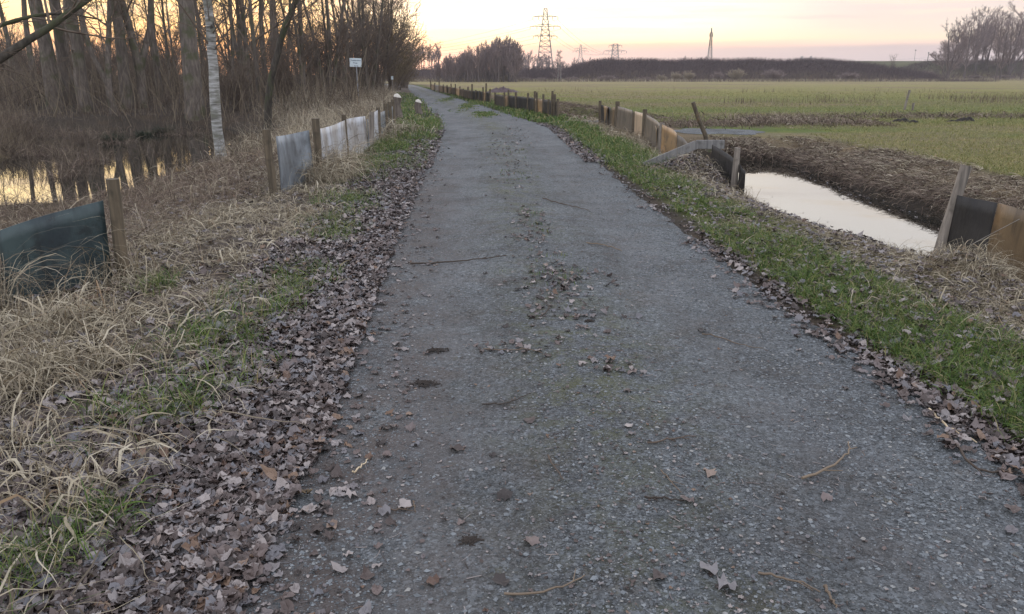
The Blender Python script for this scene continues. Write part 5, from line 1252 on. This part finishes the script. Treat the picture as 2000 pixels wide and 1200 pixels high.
# ------------------------------------------------------------------ single leaves and twigs on the gravel
lv = [(893, 881, .036, 'pale tan leaf lying alone on the left half of the track'), (787, 988, .034, 'light grey leaf next to a crossing twig, lower left of the track'), (985, 977, .036, 'brown lobed leaf with stalk in the lower middle of the track'),
      (1032, 833, .034, 'tan leaf with a dark speck, centre of the track'), (849, 1136, .03, 'orange brown leaf near the bottom of the track'), (1035, 1066, .034, 'grey leaf in the lower middle, above a long twig'),
      (978, 1144, .034, 'pale leaf left of the long twig at the bottom'), (1288, 1152, .03, 'light leaf near the bottom right of the long twig'), (1387, 941, .034, 'pale leaf with curled edge, right of the track middle'), (1228, 848, .026, 'upper one of two small pale leaves right of centre'),
      (1233, 864, .022, 'lower one of two small pale leaves right of centre'), (1372, 646, .034, 'pinkish leaf at the end of a long thin twig'), (1615, 980, .026, 'small brown leaf below the long curved twig'), (686, 972, .032, 'rosy brown leaf on the left wheel line'),
      (1194, 716, .04, 'large dark curled leaf right of the track middle'), (1185, 737, .034, 'curled leaf lying just below the large dark one'), (1232, 741, .034, 'flat leaf right of the curled pair'), (1340, 1000, .03, 'leaf resting at the tip of the dark stems'),
      (1382, 1133, .04, 'crumpled pinkish leaf near the bottom right'), (1420, 1172, .04, 'broad crumpled leaf at the bottom right of the track'), (1530, 868, .0, ''), (900, 1021, .02, 'small rust coloured leaf above the dark damp spot'), (961, 895, .022, 'small reddish leaf in the middle of the track'),
      (1226, 778, .03, 'brown leaf beside two bluish stones'), (1070, 705, .03, 'crisp leaf below the leaf drift in the track middle'), (987, 645, .028, 'pale leaf above the central twigs'), (1147, 652, .03, 'leaf beside the dark clod, right of centre'), (1650, 760, .026, 'small leaf far over on the right wheel line'),
      (920, 1150, .0, ''), (1540, 1005, .0, '')]
for (px, py, s_, lab) in lv:
    if not s_: continue
    x, y = W(px, py, .01)
    v, f = leaves(np.array([[0, 0, 0.]]), np.array([s_]), .12, .55)
    o = link('fallen_leaf', mesh('fallen_leaf', v, f, True), M['leaf_one'], None, (x, y, float(S(x, y)) + .003)); tag(o, lab, 'leaf', 'single leaves lying on the gravel track')
def twig(pixs, r, lab, side=(), mat='stick'):
    pts = [W(*p, .01) for p in pixs]; x0, y0 = pts[0]; z0 = float(S(x0, y0))
    q = np.linspace(0, 1, 14); s = np.linspace(0, 1, len(pts)); P = np.stack([np.interp(q, s, [p[i] for p in pts]) for i in (0, 1)], -1)
    for _ in range(2): P[1:-1] = (P[:-2] + 2 * P[1:-1] + P[2:]) / 4
    P += rng.normal(0, r * .5, P.shape); z = S(P[:, 0], P[:, 1]) + r + .004 + np.abs(rng.normal(0, r, 14))
    Q = np.column_stack([P[:, 0] - x0, P[:, 1] - y0, z - z0]); mb = MB(); mb.tube(Q, r * np.linspace(1.1, .5, 14), 6)
    for f in side:
        i = int(f * 13); a = Q[i]; d = Q[min(i + 1, 13)] - Q[i - 1]; d /= np.linalg.norm(d); pr_ = np.array([-d[1], d[0], .1]) * random.choice((-1, 1))
        ln = random.uniform(.03, .09); mb.tube([a, a + (d * .8 + pr_ * .6) * ln], [r * .6, r * .3], 5)
    o = mb.build('fallen_twig', M[mat], None, True, (x0, y0, z0)); tag(o, lab, 'twig', 'twigs lying on the gravel track')
twig([(1565, 942), (1610, 928), (1645, 900), (1662, 885), (1655, 867)], .0055, 'long curved pale twig on the right side of the track', (.3, .8))
twig([(985, 1172), (1050, 1172), (1110, 1160), (1140, 1142)], .004, 'long light twig near the bottom middle of the track', (.8,))
twig([(1258, 994), (1300, 998), (1345, 1002)], .004, 'dark reddish stem lying right of the track middle', (.2,))
twig([(1290, 940), (1310, 962), (1330, 985)], .003, 'thin brown stem above the dark reddish one', (.5,))
twig([(738, 993), (775, 998), (812, 990)], .004, 'dark twig beneath the light grey leaf, lower left', (.7,))
twig([(807, 980), (812, 1003)], .003, 'short crossing twig right of the light grey leaf')
twig([(943, 795), (990, 797), (1038, 778)], .0035, 'slender twig across the middle of the track', (.4,))
twig([(1265, 886), (1310, 874), (1358, 868)], .004, 'knotted twig right of the middle of the track', (.5, .7))
twig([(1370, 652), (1410, 660), (1450, 675), (1490, 680)], .004, 'long thin dark twig on the right wheel line', (.3,))
twig([(800, 516), (860, 515), (920, 512), (990, 508)], .008, 'long straight dark stick across the left wheel line', (.3, .8))
twig([(1055, 628), (1070, 618), (1074, 608), (1060, 600)], .005, 'small hooked twig left of the leaf drift')
twig([(945, 685), (985, 692), (1030, 690), (1060, 700)], .004, 'twig tangled in leaves in the middle of the track', (.3, .6))
twig([(1480, 1140), (1530, 1148), (1570, 1155), (1598, 1170)], .004, 'forked dark twig near the bottom right', (.6,))
twig([(1610, 1160), (1620, 1180), (1632, 1200)], .005, 'pale upright-lying twig at the bottom edge', ())
twig([(1060, 395), (1100, 403), (1150, 412)], .007, 'dark stick on the right half of the track, midway up', (.4,))
twig([(1145, 480), (1180, 482), (1215, 492)], .006, 'curved dark twig right of the crown, midway up')
twig([(560, 935), (575, 960), (610, 968)], .009, 'mossy forked twig on the leaf drift at the left', (.3, .7), 'post')
twig([(1850, 850), (1900, 920), (1960, 930), (1998, 905)], .006, 'long bent twig at the right edge of the track', (.4, .8))
twig([(1815, 800), (1850, 835), (1905, 865)], .006, 'bleached bare twig on the right leaf margin', (.6,), 'cutwood')
twig([(690, 925), (705, 915), (718, 900)], .004, 'short pale twig near the left leaf drift', (), 'cutwood')
twig([(1070, 905), (1080, 925), (1100, 950)], .004, 'curled brown stalk in the lower middle of the track', (.5,))
# dark droppings and damp clods
for i, (px, py, w_, d_, h_, lab) in enumerate([(853, 686, .085, .06, .018, 'small dark dung patch on the left wheel line, upper one'), (825, 750, .13, .075, .016, 'larger dark dung patch on the left wheel line, lower one'), (918, 1060, .05, .035, .008, 'faint dark clod in the lower middle of the track'), (1152, 638, .035, .03, .012, 'tiny dark clod right of the leaf drift')]):
    x, y = W(px, py); n = int(9000 * w_ * d_) + 160; t = U(0, 2 * PI, n); q_ = np.abs(rng.normal(0, .40, n)); lx, ly = w_ * q_ * np.cos(t), d_ * q_ * np.sin(t)
    lx += .4 * w_ * vnoise(lx * 9 + i, ly * 9, 2.0)
    v, f = stones(x + lx, y + ly, U(.004, .011, n)); v = v - np.array([x, y, float(S(x, y))]); v[:, 2] += h_ * np.repeat(np.clip(1 - q_, 0, 1), 6) * .8
    o = link('dung_patch', mesh('dung_patch', v, f, False), M['dung'], None, (x, y, float(S(x, y)))); tag(o, lab, 'dung', 'dark patches on the track')
# wire slanting over the near right sheet
wr = MB(); ax, ay = W(1828, 482, 0); P = [(3.93, 7.05, .0), (4.08, 6.75, .27), (4.22, 6.45, .52)]
wr.tube([(p[0] - 3.99, p[1] - 7.1, p[2] - .06) for p in P], .003, 5); o = wr.build('slanting_wire', M['rope'], None, True, P[0]); tag(o, 'thin grey wire slanting across the black sheet by the leaning post', 'wire')
